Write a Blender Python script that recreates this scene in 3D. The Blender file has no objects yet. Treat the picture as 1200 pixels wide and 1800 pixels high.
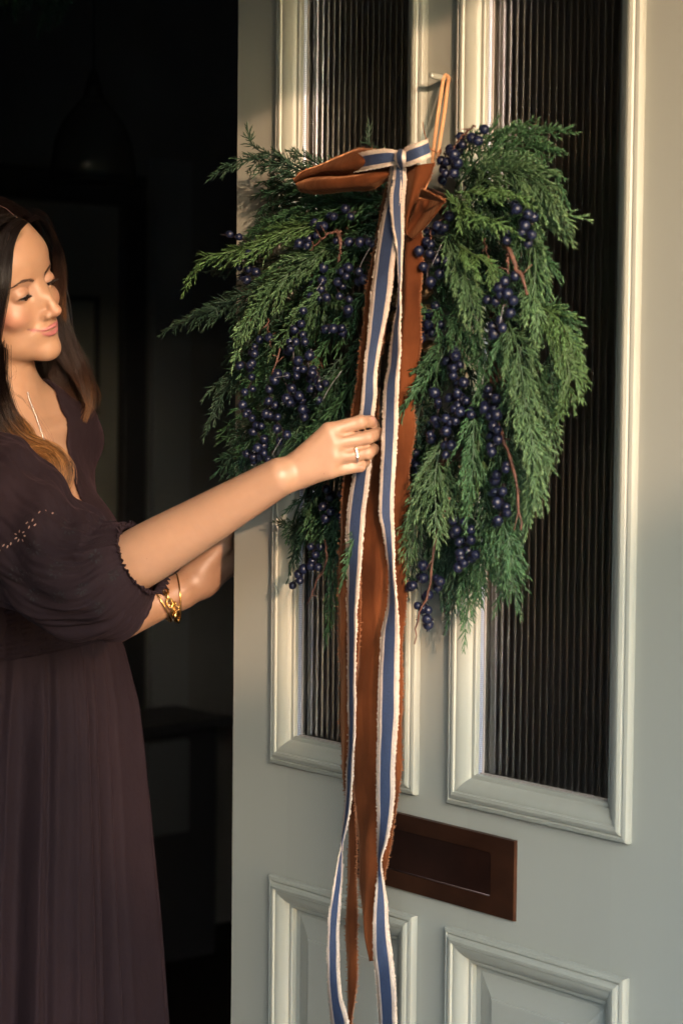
import bpy, math, random
import numpy as np
from mathutils import Vector, Matrix

random.seed(11)
RNG = np.random.default_rng(11)
SC = bpy.context.scene
COL = SC.collection

# ------------------------------------------------------------------ camera
YAW, PITCH, ROLL = math.radians(39.443), math.radians(3.267), math.radians(0.579)
FPX, DIST, Z0 = 3778.4, 2.75, 1.30
Fv = np.array([-math.cos(YAW) * math.cos(PITCH), math.sin(YAW) * math.cos(PITCH), -math.sin(PITCH)])
_r = np.cross(Fv, [0, 0, 1.0]); _r /= np.linalg.norm(_r); _u = np.cross(_r, Fv)
Rv = math.cos(ROLL) * _r + math.sin(ROLL) * _u
Uv = -math.sin(ROLL) * _r + math.cos(ROLL) * _u
Tv = -Fv
CAM = -Fv * DIST + np.array([0, 0, Z0])
cd = bpy.data.cameras.new('camera'); cam = bpy.data.objects.new('camera', cd); COL.objects.link(cam)
M = Matrix.Identity(4)
for i in range(3):
    M[i][0] = Rv[i]; M[i][1] = Uv[i]; M[i][2] = -Fv[i]; M[i][3] = CAM[i]
cam.matrix_world = M
cd.sensor_fit = 'VERTICAL'; cd.sensor_height = 36.0; cd.lens = FPX / 1800 * 36
cd.clip_end = 500; cd.clip_start = 0.05
cd.dof.use_dof = True; cd.dof.focus_distance = 2.72; cd.dof.aperture_fstop = 5.6
SC.camera = cam

# ------------------------------------------------------------------ light
SUN_DIR = np.array([0.88, -0.42, 0.195]); SUN_DIR /= np.linalg.norm(SUN_DIR)
w = bpy.data.worlds.new('World'); SC.world = w; w.use_nodes = True
nt = w.node_tree; bg = nt.nodes['Background']
sky = nt.nodes.new('ShaderNodeTexSky'); sky.sky_type = 'NISHITA'; sky.sun_disc = False
sky.sun_elevation = math.asin(SUN_DIR[2]); sky.sun_rotation = math.atan2(SUN_DIR[0], SUN_DIR[1])
sky.air_density = 1.0; sky.dust_density = 0.5
nt.links.new(sky.outputs[0], bg.inputs[0]); bg.inputs[1].default_value = 0.15
ld = bpy.data.lights.new('sun', 'SUN'); ld.energy = 2.0; ld.angle = math.radians(0.6); ld.color = (0.092, 0.060, 0.040)
sun = bpy.data.objects.new('sun', ld); COL.objects.link(sun)
sun.rotation_euler = Vector(SUN_DIR).to_track_quat('Z', 'Y').to_euler()
SC.view_settings.view_transform = 'Standard'; SC.view_settings.look = 'None'
SC.view_settings.exposure = 4.45; SC.view_settings.gamma = 1.0

# ------------------------------------------------------------------ helpers
def cp(x, y, dep):
    """a photograph ray at x,y (1200x1800 frame) followed to the given distance along the view axis"""
    v = Fv + Rv * (x - 600) / FPX - Uv * (y - 900) / FPX
    return CAM + v * dep

def dp(x, y, d=0.0):
    """the same ray followed to the plane d metres in front of the door face (door face is y = 0)"""
    v = Fv + Rv * (x - 600) / FPX - Uv * (y - 900) / FPX
    t = (-d - CAM[1]) / v[1]
    return CAM + v * t

def wd(x, y, d=0.0):
    return dp(x, y, d * .70)

def mat(name, color=(.5, .5, .5), rough=.5, metal=0., spec=.5, **kw):
    m = bpy.data.materials.new(name); m.use_nodes = True
    b = m.node_tree.nodes['Principled BSDF']
    b.inputs['Base Color'].default_value = (*color, 1); b.inputs['Roughness'].default_value = rough
    b.inputs['Metallic'].default_value = metal; b.inputs['Specular IOR Level'].default_value = spec
    for k, v in kw.items():
        b.inputs[k.replace('_', ' ')].default_value = v
    return m

def N(m, t, **kw):
    n = m.node_tree.nodes.new(t)
    for k, v in kw.items():
        if k in n.inputs: n.inputs[k].default_value = v
        else: setattr(n, k, v)
    return n

def L(m, a, b): m.node_tree.links.new(a, b)
def B(m): return m.node_tree.nodes['Principled BSDF']

def coords(m, scale=(1, 1, 1), out='Object'):
    tc = N(m, 'ShaderNodeTexCoord'); mp = N(m, 'ShaderNodeMapping'); mp.inputs['Scale'].default_value = scale
    L(m, tc.outputs[out], mp.inputs[0]); return mp.outputs[0]

def noise_color(m, c1, c2, scale=8, detail=6, stretch=(1, 1, 1), lo=.35, hi=.65, out='Object'):
    co = coords(m, stretch, out)
    n = N(m, 'ShaderNodeTexNoise'); n.inputs['Scale'].default_value = scale; n.inputs['Detail'].default_value = detail
    L(m, co, n.inputs['Vector'])
    r = N(m, 'ShaderNodeValToRGB'); r.color_ramp.elements[0].position = lo; r.color_ramp.elements[1].position = hi
    r.color_ramp.elements[0].color = (*c1, 1); r.color_ramp.elements[1].color = (*c2, 1)
    L(m, n.outputs['Fac'], r.inputs[0]); L(m, r.outputs[0], B(m).inputs['Base Color'])
    return n, r

def bump(m, scale, strength, dist=.001, stretch=(1, 1, 1), detail=3, out='Object', tex='ShaderNodeTexNoise'):
    co = coords(m, stretch, out)
    n = N(m, tex); n.inputs['Scale'].default_value = scale
    if 'Detail' in n.inputs: n.inputs['Detail'].default_value = detail
    L(m, co, n.inputs['Vector'])
    b = N(m, 'ShaderNodeBump'); b.inputs['Strength'].default_value = strength; b.inputs['Distance'].default_value = dist
    L(m, n.outputs[0], b.inputs['Height'])
    prev = B(m).inputs['Normal'].links
    if prev: L(m, prev[0].from_socket, b.inputs['Normal'])
    L(m, b.outputs[0], B(m).inputs['Normal'])
    return n

def link_mesh(me, name, m=None, parent=None, smooth=False):
    o = bpy.data.objects.new(name, me); COL.objects.link(o)
    if m is not None and not me.materials: me.materials.append(m)
    if smooth and len(me.polygons): me.polygons.foreach_set('use_smooth', np.ones(len(me.polygons), bool))
    if parent is not None:
        o.parent = parent
        o.matrix_parent_inverse = parent.matrix_world.inverted() if False else Matrix.Translation(-Vector(parent.location))
    return o

def mesh(name, V, faces, m=None, parent=None, smooth=False, origin=None):
    """faces: list of index lists, or an (n,3)/(n,4) array"""
    V = np.asarray(V, dtype=np.float64).reshape(-1, 3)
    if origin is None: origin = V.mean(0)
    if parent is not None and not hasattr(parent, 'location'): parent = None
    Vl = V - origin
    me = bpy.data.meshes.new(name)
    if isinstance(faces, np.ndarray):
        n, k = faces.shape
        me.vertices.add(len(Vl)); me.vertices.foreach_set('co', Vl.astype(np.float32).ravel())
        me.loops.add(n * k); me.loops.foreach_set('vertex_index', faces.astype(np.int32).ravel())
        me.polygons.add(n); me.polygons.foreach_set('loop_start', np.arange(0, n * k, k, dtype=np.int32))
        me.update(calc_edges=True)
    else:
        me.from_pydata([tuple(v) for v in Vl], [], faces); me.update()
    o = link_mesh(me, name, m, parent, smooth)
    o.location = origin
    return o

def empty(name, loc, label, cat, group=None):
    o = bpy.data.objects.new(name, None); COL.objects.link(o); o.location = loc; o.empty_display_size = .05
    return tag(o, label, cat, group)

def tag(o, label=None, cat=None, group=None, kind=None):
    if label: o['label'] = label
    if cat: o['category'] = cat
    if group: o['group'] = group
    if kind: o['kind'] = kind
    return o

def box(x0, x1, y0, y1, z0, z1):
    V = [(x, y, z) for x in (x0, x1) for y in (y0, y1) for z in (z0, z1)]
    Fc = [[0, 1, 3, 2], [4, 6, 7, 5], [0, 4, 5, 1], [2, 3, 7, 6], [0, 2, 6, 4], [1, 5, 7, 3]]
    return V, Fc

def boxo(name, a, m, parent=None, bevel=0.0):
    V, Fc = box(*a); o = mesh(name, V, Fc, m, parent)
    if bevel:
        md = o.modifiers.new('bevel', 'BEVEL'); md.width = bevel; md.segments = 2; md.limit_method = 'ANGLE'
    return o

def cr(P, n):
    """Catmull-Rom resample of rows P to n rows"""
    P = np.asarray(P, float)
    if len(P) == 2: 
        t = np.linspace(0, 1, n)[:, None]; return P[0] * (1 - t) + P[1] * t
    Q = np.vstack([2 * P[0] - P[1], P, 2 * P[-1] - P[-2]])
    seg = np.linalg.norm(np.diff(P[:, :2] if P.shape[1] > 3 else P, axis=0), axis=1) + 1e-9
    s = np.concatenate([[0], np.cumsum(seg)]); u = np.linspace(0, s[-1], n)
    i = np.clip(np.searchsorted(s, u, side='right') - 1, 0, len(P) - 2); t = ((u - s[i]) / seg[i])[:, None]
    a, b, c, d = Q[i], Q[i + 1], Q[i + 2], Q[i + 3]
    return .5 * (2 * b + (c - a) * t + (2 * a - 5 * b + 4 * c - d) * t ** 2 + (3 * b - a - 3 * c + d) * t ** 3)

def frames(P):
    T = np.gradient(P, axis=0); T /= np.linalg.norm(T, axis=1)[:, None] + 1e-12
    up = np.array([.1, .3, 1.0]) if abs(T[0, 2]) < .8 else np.array([1.0, .2, .1])
    a = np.cross(T[0], up); a /= np.linalg.norm(a); A = [a]
    for i in range(1, len(P)):
        a = A[-1] - T[i] * A[-1].dot(T[i]); a /= np.linalg.norm(a) + 1e-12; A.append(a)
    A = np.array(A); return T, A, np.cross(T, A)

def tube_arrays(P, r, k=8, cap=True):
    P = np.asarray(P, float); n = len(P); r = np.broadcast_to(np.asarray(r, float), (n,))
    T, A, Bn = frames(P); th = np.arange(k) * 2 * math.pi / k
    V = P[:, None, :] + r[:, None, None] * (np.cos(th)[None, :, None] * A[:, None, :] + np.sin(th)[None, :, None] * Bn[:, None, :])
    V = V.reshape(-1, 3); Fc = []
    for i in range(n - 1):
        for j in range(k):
            Fc.append([i * k + j, i * k + (j + 1) % k, (i + 1) * k + (j + 1) % k, (i + 1) * k + j])
    if cap: Fc.append(list(range(k - 1, -1, -1))); Fc.append([(n - 1) * k + j for j in range(k)])
    return V, Fc

def tube(name, P, r, m, parent=None, k=8):
    V, Fc = tube_arrays(P, r, k); return mesh(name, V, Fc, m, parent, True)

def merge(parts):
    V = []; Fc = []; o = 0
    for v, f in parts:
        V.append(np.asarray(v)); Fc += [[i + o for i in q] for q in f]; o += len(v)
    return np.vstack(V), Fc

def ellipsoid_arrays(c, r, seg=12, rings=8, axes=None):
    V = [(0, 0, 1)]
    for i in range(1, rings):
        ph = math.pi * i / rings
        for j in range(seg):
            th = 2 * math.pi * j / seg; V.append((math.sin(ph) * math.cos(th), math.sin(ph) * math.sin(th), math.cos(ph)))
    V.append((0, 0, -1)); V = np.array(V) * np.asarray(r)
    if axes is not None: V = V @ np.asarray(axes)
    Fc = [[0, 1 + j, 1 + (j + 1) % seg] for j in range(seg)]
    for i in range(rings - 2):
        for j in range(seg):
            a = 1 + i * seg; Fc.append([a + j, a + seg + j, a + seg + (j + 1) % seg, a + (j + 1) % seg])
    a = 1 + (rings - 2) * seg; Fc += [[a + j, len(V) - 1, a + (j + 1) % seg] for j in range(seg)]
    return V + np.asarray(c), Fc

def loft(name, rails, n, across, m, parent=None, thick=.0008, wob=0.0, wobf=30, conv=True, prof=None):
    """surface skinned through rails of (x, y, d) points; UV: u across 0..1, v along in metres"""
    R_ = []
    for r in rails:
        q = cr(r, n); R_.append(np.array([wd(*p) for p in q]))
    R_ = np.array(R_)                                   # rails, n, 3
    G = np.stack([cr(R_[:, i, :], across) for i in range(n)], 0)   # n, across, 3
    if wob:
        s = np.linspace(0, 1, n)[:, None]; u = np.linspace(0, 1, across)[None, :]
        h = np.sin(s * wobf + 2.0 * u + .7) * .6 + np.sin(s * wobf * 2.3 + 5 * u) * .4
        G[:, :, 1] += h * wob
    if prof is not None:
        G[:, :, 1] -= np.interp(np.linspace(0, 1, across), *prof)[None, :]
    V = G.reshape(-1, 3); k = across
    idx = np.arange(n * k).reshape(n, k)
    Fc = np.stack([idx[:-1, :-1], idx[:-1, 1:], idx[1:, 1:], idx[1:, :-1]], -1).reshape(-1, 4)
    o = mesh(name, V, Fc, m, parent, True)
    L_ = np.concatenate([[0], np.cumsum(np.linalg.norm(np.diff(G[:, k // 2], axis=0), axis=1))])
    W_ = np.linalg.norm(G[:, -1] - G[:, 0], axis=1).max()
    uv = o.data.uv_layers.new(name='UVMap')
    U2 = np.stack([np.broadcast_to(np.linspace(0, 1, k)[None, :], (n, k)), np.broadcast_to(L_[:, None], (n, k))], -1).reshape(-1, 2)
    uv.data.foreach_set('uv', U2[Fc.ravel()].astype(np.float32).ravel())
    if thick:
        md = o.modifiers.new('thickness', 'SOLIDIFY'); md.thickness = thick; md.offset = 0
    return o, G

def fringe(name, G, side, m, parent, step=.0011, ln=.004, rad=.0004, loops=False, spread=.5, seed=1):
    """frayed threads along one long edge of a lofted ribbon"""
    rg = np.random.default_rng(seed)
    e = G[:, 0] if side == 0 else G[:, -1]; inn = G[:, 1] if side == 0 else G[:, -2]
    s = np.concatenate([[0], np.cumsum(np.linalg.norm(np.diff(e, axis=0), axis=1))])
    q = np.arange(0, s[-1], step) + rg.uniform(-.3, .3, len(np.arange(0, s[-1], step))) * step
    def at(A): return np.stack([np.interp(q, s, A[:, i]) for i in range(3)], 1)
    p = at(e); o = at(e - inn); o /= np.linalg.norm(o, axis=1)[:, None] + 1e-12
    t = at(np.gradient(e, axis=0)); t /= np.linalg.norm(t, axis=1)[:, None] + 1e-12
    nn = np.cross(o, t)
    n = len(p); low = .55 + .45 * np.sin(q * 900 + 3 * np.sin(q * 210))   # uneven tufts
    l = ln * rg.uniform(.45, 1.1, n) * (.6 + .5 * low)
    a = rg.normal(0, spread, n)[:, None]; b = rg.normal(0, spread, n)[:, None]
    d1 = o + a * t + b * nn; d1 /= np.linalg.norm(d1, axis=1)[:, None]
    d2 = o * .3 + (a * 1.8 - .2) * t + b * 1.5 * nn; d2 /= np.linalg.norm(d2, axis=1)[:, None]
    p0 = p - o * .0012; p1 = p0 + d1 * (l[:, None] * .6 + .001); p2 = p1 + d2 * l[:, None] * .5
    r = rad * rg.uniform(.7, 1.3, n)[:, None]
    V = np.stack([p0 + t * r, p0 - t * r, p0 + nn * r, p1 + t * r, p1 - t * r, p1 + nn * r, p2], 1).reshape(-1, 3)
    base = (np.arange(n) * 7)[:, None]
    tri = np.array([[0, 1, 4], [0, 4, 3], [1, 2, 5], [1, 5, 4], [2, 0, 3], [2, 3, 5], [3, 4, 6], [4, 5, 6], [5, 3, 6]])
    Fc = (base[:, :, None] + tri[None]).reshape(-1, 3)
    return mesh(name, V, Fc, m, parent, False)
# ------------------------------------------------------------------ materials of the setting
paint = mat('sage_paint', (.33, .345, .275), .38, 0, .45)
noise_color(paint, (.330, .322, .262), (.368, .360, .292), 3.0, 8, (1, 1, .25), .3, .7)
bump(paint, 420, .12, .0006, (1, 1, .05)); bump(paint, 60, .14, .0010, (1, 1, .15)); bump(paint, 7, .12, .004, (1, 1, .4), 6)
paint2 = mat('sage_moulding_paint', (.35, .37, .29), .42, 0, .45)
noise_color(paint2, (.300, .295, .235), (.350, .342, .275), 14, 8, (1, 1, .3), .3, .7)
bump(paint2, 500, .25, .0006, (1, 1, .04))
glassm = mat('reeded_glass', (.68, .67, .66), .18, 0, .40, Transmission_Weight=1.0, IOR=1.45)
alum = mat('spacer_metal', (.62, .65, .74), .35, .6)
co = coords(alum, (1, 1, 1)); wv = N(alum, 'ShaderNodeTexWave', bands_direction='Z'); wv.inputs['Scale'].default_value = 130
L(alum, co, wv.inputs[0]); rr = N(alum, 'ShaderNodeValToRGB'); rr.color_ramp.elements[0].color = (.40, .43, .53, 1); rr.color_ramp.elements[1].color = (.62, .66, .76, 1)
L(alum, wv.outputs[0], rr.inputs[0]); L(alum, rr.outputs[0], B(alum).inputs['Base Color'])
bead = mat('glazing_bead', (.34, .29, .25), .5)
bronze = mat('bronze_plate', (.10, .038, .018), .38, .75)
noise_color(bronze, (.045, .018, .011), (.12, .046, .022), 9, 7, (1, 1, 1.6), .3, .75)
bump(bronze, 300, .15, .0004, (.05, 1, 1))
bronze_d = mat('bronze_flap', (.045, .018, .012), .30, .7)
noise_color(bronze_d, (.028, .012, .009), (.07, .027, .017), 12, 8, (1, 1, 1), .35, .8)
brassm = mat('brass', (.55, .36, .14), .28, 1.0)
hookm = mat('hook_metal', (.36, .36, .30), .35, .3)
dark_wall = mat('dark_hall_paint', (.0125, .0115, .0095), .75)
noise_color(dark_wall, (.20, .19, .175), (.27, .255, .23), 2.5, 6)
dark_wall2 = mat('hall_recess_paint', (.30, .28, .23), .75)
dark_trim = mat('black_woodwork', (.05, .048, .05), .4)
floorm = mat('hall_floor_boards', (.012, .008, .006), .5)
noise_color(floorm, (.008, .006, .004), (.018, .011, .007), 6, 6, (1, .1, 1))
brickm = mat('porch_brick', (.16, .09, .06), .85)
bt = N(brickm, 'ShaderNodeTexBrick'); bt.inputs['Scale'].default_value = 4.5; bt.inputs['Color1'].default_value = (.10, .05, .035, 1)
bt.inputs['Color2'].default_value = (.065, .035, .028, 1); bt.inputs['Mortar'].default_value = (.13, .12, .10, 1); bt.inputs['Mortar Size'].default_value = .015
bt.inputs['Brick Width'].default_value = .98; bt.inputs['Row Height'].default_value = .33
_tc = coords(brickm); L(brickm, _tc, bt.inputs[0]); L(brickm, bt.outputs[0], B(brickm).inputs['Base Color'])
stonem = mat('path_stone', (.22, .20, .17), .8); noise_color(stonem, (.30, .29, .27), (.42, .40, .37), 5, 8)
grassm = mat('lawn', (.05, .075, .03), .9); noise_color(grassm, (.03, .05, .018), (.07, .09, .04), 12, 8)
leafm = mat('hedge_leaf', (.03, .05, .02), .6)
slatem = mat('canopy_slate', (.09, .09, .095), .7)
whitem = mat('soffit_paint', (.12, .115, .105), .6)

# ------------------------------------------------------------------ the green door
DX0, DX1, DZ1 = -0.2285, 0.665, 2.12
W1 = (-0.1365, 0.1555); W2 = (0.2135, 0.5100)
WZ0, WZ1 = 0.9585, 2.06
PZ0, PZ1 = 0.22, 0.8075
door = empty('green_door', (DX0, 0, 0), 'open sage green front door with two tall reeded glass panes, the wreath hanging on it', 'door')
TH = .044
E_ = .002
def stile(name, x0, x1, z0, z1, bev=.0): return boxo(name, (x0, x1, 0, TH, z0, z1), paint, door)
ins = .030     # the openings sit under the mouldings
stile('stile', DX0, W1[0] + ins, 0, DZ1, .0012)
stile('stile', W2[1] - ins, DX1, 0, DZ1, .0012)
stile('stile', W1[1] - ins, W2[0] + ins, 0, DZ1)
for a, b in ((W1[0] + ins, W1[1] - ins), (W2[0] + ins, W2[1] - ins)):
    stile('rail', a, b, PZ1 - ins, WZ0 + ins); stile('rail', a, b, 0, PZ0 + ins); stile('rail', a, b, WZ1 - ins, DZ1)
PROF = [(0, 0), (0, .0055), (.0015, .0085), (.0055, .0098), (.0068, .0082), (.0078, .0082), (.0095, .0108), (.013, .0125), (.0165, .0122),
        (.0178, .0098), (.019, .0098), (.021, .0096), (.026, .0075), (.031, .0035), (.0335, .0005), (.0342, -.0015), (.0385, -.002), (.0395, -.0035), (.0395, -.010)]
def frame_moulding(x0, x1, z0, z1, prof, parent):
    def ring(s): return [(x0 + s, z0 + s), (x1 - s, z0 + s), (x1 - s, z1 - s), (x0 + s, z1 - s)]
    for side in range(4):
        V = []; Fc = []; a, b = side, (side + 1) % 4
        steps = 14
        for s, h in prof:
            r = ring(s); pa, pb = r[a], r[b]
            for i in range(steps + 1):
                t = i / steps
                x = pa[0] * (1 - t) + pb[0] * t; z = pa[1] * (1 - t) + pb[1] * t
                V.append((x, -h - E_ * .1, z))
        k = steps + 1
        for i in range(len(prof) - 1):
            for j in range(steps): Fc.append([i * k + j, (i + 1) * k + j, (i + 1) * k + j + 1, i * k + j + 1])
        o = mesh('moulding', V, Fc, paint2, parent, True)
        md = o.modifiers.new('edges', 'EDGE_SPLIT'); md.split_angle = math.radians(28)
for wx in (W1, W2):
    frame_moulding(wx[0], wx[1], WZ0, WZ1, PROF, door)
    frame_moulding(wx[0], wx[1], PZ0, PZ1, PROF, door)
def reeded(x0, x1, z0, z1, y):
    pitch = .0108; n = int(round((x1 - x0) / pitch)); pitch = (x1 - x0) / n; seg = 7
    xs = []; ys = []
    for i in range(n):
        for j in range(seg):
            u = j / seg; xs.append(x0 + (i + u) * pitch); ys.append(y - .0014 * math.sqrt(max(0, 1 - (2 * u - 1) ** 2)))
    xs.append(x1); ys.append(y)
    V = []; Fc = []
    for x, yy in zip(xs, ys): V += [(x, yy, z0), (x, yy, z1)]
    m_ = len(xs)
    for i in range(m_ - 1): Fc.append([2 * i, 2 * i + 2, 2 * i + 3, 2 * i + 1])
    b = len(V); V += [(x0, y + .003, z0), (x1, y + .003, z0), (x1, y + .003, z1), (x0, y + .003, z1)]
    Fc.append([b, b + 3, b + 2, b + 1])
    return V, Fc
MI = .0395
for wx in (W1, W2):
    x0, x1 = wx[0] + MI, wx[1] - MI; z0, z1 = WZ0 + MI, WZ1 - MI
    V, Fc = reeded(x0 - .004, x1 + .004, z0 - .004, z1 + .004, .018)
    gl = mesh('glass_pane', V, Fc, glassm, door, False)
    md = gl.modifiers.new('edges', 'EDGE_SPLIT'); md.split_angle = math.radians(50)
    gl.data.polygons.foreach_set('use_smooth', np.ones(len(gl.data.polygons), bool))
    boxo('glazing_spacer', (x0 - .004, x0 + .0006, .0085, .0135, z0, z1), alum, gl)
    boxo('glazing_bead', (x0 - .004, x0 + .0024, .0137, .0158, z0, z1), bead, gl)
    boxo('glazing_bead', (x1 - .0006, x1 + .004, .0100, .0158, z0, z1), bead, gl)
    boxo('glazing_bead', (x0 - .004, x1 + .004, .0100, .0158, z0 - .004, z0 + .0012), bead, gl)
# raised and fielded lower panels
for wx in (W1, W2):
    x0, x1, z0, z1 = wx[0] + MI - .004, wx[1] - MI + .004, PZ0 + MI - .004, PZ1 - MI + .004
    rings = [(0, .010), (.012, .010), (.038, .003), (.0385, .0012), (.041, .0008)]
    V = []; Fc = []
    for s, y in rings: V += [(x0 + s, y, z0 + s), (x1 - s, y, z0 + s), (x1 - s, y, z1 - s), (x0 + s, y, z1 - s)]
    for i in range(len(rings) - 1):
        for j in range(4): Fc.append([4 * i + j, 4 * i + (j + 1) % 4, 4 * i + 4 + (j + 1) % 4, 4 * i + 4 + j])
    k = 4 * (len(rings) - 1); Fc.append([k, k + 1, k + 2, k + 3])
    mesh('lower_panel', V, Fc, paint, door)
# letter plate
lx0, lx1, lz0, lz1 = .0405, .3300, .8355, .9315
def plate_arrays(x0, x1, z0, z1, y, hx0, hx1, hz0, hz1, rc=.006, depth=.0035):
    # frame with rounded opening
    out = []; inn = []
    cor = [(hx1 - rc, hz1 - rc, 0), (hx0 + rc, hz1 - rc, 90), (hx0 + rc, hz0 + rc, 180), (hx1 - rc, hz0 + rc, 270)]
    ocor = [(x1, z1), (x0, z1), (x0, z0), (x1, z0)]
    V = []; Fc = []
    for (cx, cz, a0), (ox, oz) in zip(cor, ocor):
        for k in range(5):
            a = math.radians(a0 + k * 22.5); inn.append((cx + rc * math.cos(a), cz + rc * math.sin(a))); out.append((ox, oz))
    n = len(inn)
    V += [(x, 0, z) for x, z in out] + [(x + (.0008 if x < x1 - .001 else -.0008), y, z + (.0008 if z < z1 - .001 else -.0008)) for x, z in out]
    V += [(x, y, z) for x, z in inn] + [(x, y + depth, z) for x, z in inn]
    for r in range(3):
        for i in range(n): Fc.append([r * n + i, r * n + (i + 1) % n, (r + 1) * n + (i + 1) % n, (r + 1) * n + i])
    Fc.append([3 * n + i for i in range(n)])
    return V, Fc
V, Fc = plate_arrays(lx0, lx1, lz0, lz1, -.0045, lx0 + .042, lx1 - .040, lz0 + .022, lz1 - .021, .004, .0026)
lp = mesh('letter_plate', V, Fc, bronze, door)
lp['label'] = 'dark bronze letter plate'
fx0, fx1, fz0, fz1 = lx0 + .0425, lx1 - .0405, lz0 + .0225, lz1 - .0215
flap = boxo('flap', (fx0, fx1, -.0032, -.0021, fz0, fz1), bronze_d, lp, .0004)
tube('flap_lip', [(fx0 + .002, -.0036, fz0 + .0008), (fx1 - .002, -.0036, fz0 + .0008)], .0006, mat('worn_bronze', (.19, .13, .115), .35, .6), lp, 6)
# hook and its plate
hb = dp(790, 138, 0)
P = [(hb[0], 0.001, hb[2] - .001), (hb[0], -.010, hb[2] - .0005), (hb[0], -.020, hb[2]), (hb[0], -.0285, hb[2] + .0005), (hb[0], -.0315, hb[2] + .002)]
tube('wreath_hook', cr(P, 14), [.0036] * 12 + [.0034, .0022], hookm, door, 12)

# ------------------------------------------------------------------ the house round it
fr = empty('door_frame', (0, .06, 0), 'dark painted timber door frame round the open doorway', 'door frame')
boxo('jamb', (DX1 + .006, DX1 + .085, -.02, .14, 0, 2.14), paint, fr, .003)
boxo('jamb', (-1.36, -1.28, -.02, .14, 0, 2.14), dark_trim, fr, .003)
boxo('head', (-1.36, DX1 + .085, -.02, .14, 2.142, 2.22), dark_trim, fr, .003)
hw = empty('house_wall', (1.5, .1, 0), 'red brick front wall of the house beside the door frame', 'house wall')
boxo('brickwork', (DX1 + .088, 4.5, .01, .25, 0, 3.2), brickm, hw)
boxo('brickwork', (-4.0, -1.363, .01, .25, 0, 3.2), brickm, hw)
boxo('brickwork', (-1.363, DX1 + .088, .01, .25, 2.223, 3.2), brickm, hw)
renderm = mat('shade_wall_render', (.055, .056, .052), .85)
pw = empty('added_shade_wall', (-1.2, -.6, 0), 'unseen grey rendered wall added left and front of the doorway to cut sky light', 'wall')  # walls added out of view to darken the door's left side
boxo('brickwork', (-1.60, -1.34, -2.00, -.022, 0, 2.302), renderm, pw)
boxo('brickwork', (-1.60, 1.55, -2.25, -2.003, 0, 2.302), renderm, pw)
cn = empty('added_shade_canopy', (.4, -.5, 2.4), 'unseen flat slate topped canopy added to shade the top of the front door', 'canopy')  # canopy added out of view to shade the door top and block sky
CANX = 2.02
boxo('soffit', (-1.5, CANX, -2.10, .008, 2.305, 2.37), whitem, cn)
boxo('roof', (-1.55, CANX + .02, -2.15, .008, 2.372, 2.44), slatem, cn)

# hallway
HX, HY1, HZ = -2.55, 3.6, 2.75
def sbox(name, a, m): o = boxo(name, a, m); o['kind'] = 'structure'; return o
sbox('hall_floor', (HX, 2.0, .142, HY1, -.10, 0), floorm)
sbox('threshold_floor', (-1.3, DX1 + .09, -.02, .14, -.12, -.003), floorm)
sbox('hall_ceiling', (HX, 2.0, .25, HY1, HZ, HZ + .1), dark_wall)
sbox('hall_wall', (HX - .1, HX, .25, HY1, 0, HZ), dark_wall)
sbox('hall_wall', (2.0, 2.1, .25, HY1, 0, HZ), dark_wall)
sbox('hall_wall', (HX, 2.0, HY1, HY1 + .1, 0, HZ), dark_wall)
sbox('ground', (-30, 40, -45, -1.6, -.32, -.22), grassm)
sbox('garden_path', (-1.3, 3.5, -12, -.025, -.3, -.15), stonem)

def wx(px, py, x=HX):      # where the ray meets the hall's left wall
    v = Fv + Rv * (px - 600) / FPX - Uv * (py - 900) / FPX; t = (x - CAM[0]) / v[0]; return CAM + v * t
a = wx(20, 330); b = wx(205, 330); c = wx(243, 318)
itd = empty('inner_doorway', (HX, b[1], 0), 'black framed inner doorway in the dark hall behind the woman', 'doorway')
boxo('architrave', (HX + .002, HX + .045, b[1], c[1], 0, a[2] - .03), dark_trim, itd, .004)
boxo('architrave', (HX + .002, HX + .045, a[1] - .5, c[1], a[2] - .028, wx(100, 300)[2]), dark_trim, itd, .004)
boxo('door_leaf', (HX + .002, HX + .012, a[1] - .5, b[1] - .001, 0, a[2] - .031), dark_wall2, itd)
pf = empty('picture_frame', wx(140, 600), 'dim picture frame on the inner wall behind the woman', 'picture')
p0, p1 = wx(118, 528, HX + .02), wx(165, 720, HX + .02)
boxo('mount', (HX + .014, HX + .022, p0[1], p1[1], p1[2], p0[2]), mat('picture_mount', (.33, .31, .25), .6), pf)
for q in ((p0[1] - .012, p0[1], p1[2], p0[2]), (p1[1], p1[1] + .012, p1[2], p0[2]), (p0[1] - .012, p1[1] + .012, p0[2], p0[2] + .012), (p0[1] - .012, p1[1] + .012, p1[2] - .012, p1[2])):
    boxo('frame_bar', (HX + .013, HX + .03, q[0], q[1], q[2], q[3]), dark_trim, pf)
# low cupboard further along the wall (the pale grey block by the skirt)
q0, q1, q2 = wx(268, 1290, HX + .25), wx(330, 1290, HX + .25), wx(268, 1470, HX + .25)
cab = empty('hall_cabinet', (HX + .15, (q0[1] + q1[1]) / 2, 0), 'low dark grey hall cabinet against the wall beside the skirt', 'cabinet')
cgm = mat('cabinet_paint', (.13, .135, .135), .6)
boxo('carcass', (HX + .002, HX + .24, q0[1] - .3, q1[1] + .1, 0, q0[2]), dark_trim, cab, .004)
boxo('cabinet_top', (HX + .002, HX + .27, q0[1] - .33, q1[1] + .13, q0[2] + .001, q0[2] + .025), dark_trim, cab, .004)
boxo('cabinet_door', (HX + .242, HX + .262, q0[1] - .02, q1[1] + .0, q2[2], q0[2] - .02), cgm, cab, .004)
# curtain strip / lighter wall panel between inner doorway and the door
q0, q1 = wx(262, 1100), wx(325, 1100)
boxp = boxo('wall_panel', (HX + .001, HX + .02, q0[1], q1[1], .3, 2.05), mat('panel_paint', (.29, .29, .28), .7)); boxp['kind'] = 'structure'

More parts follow.
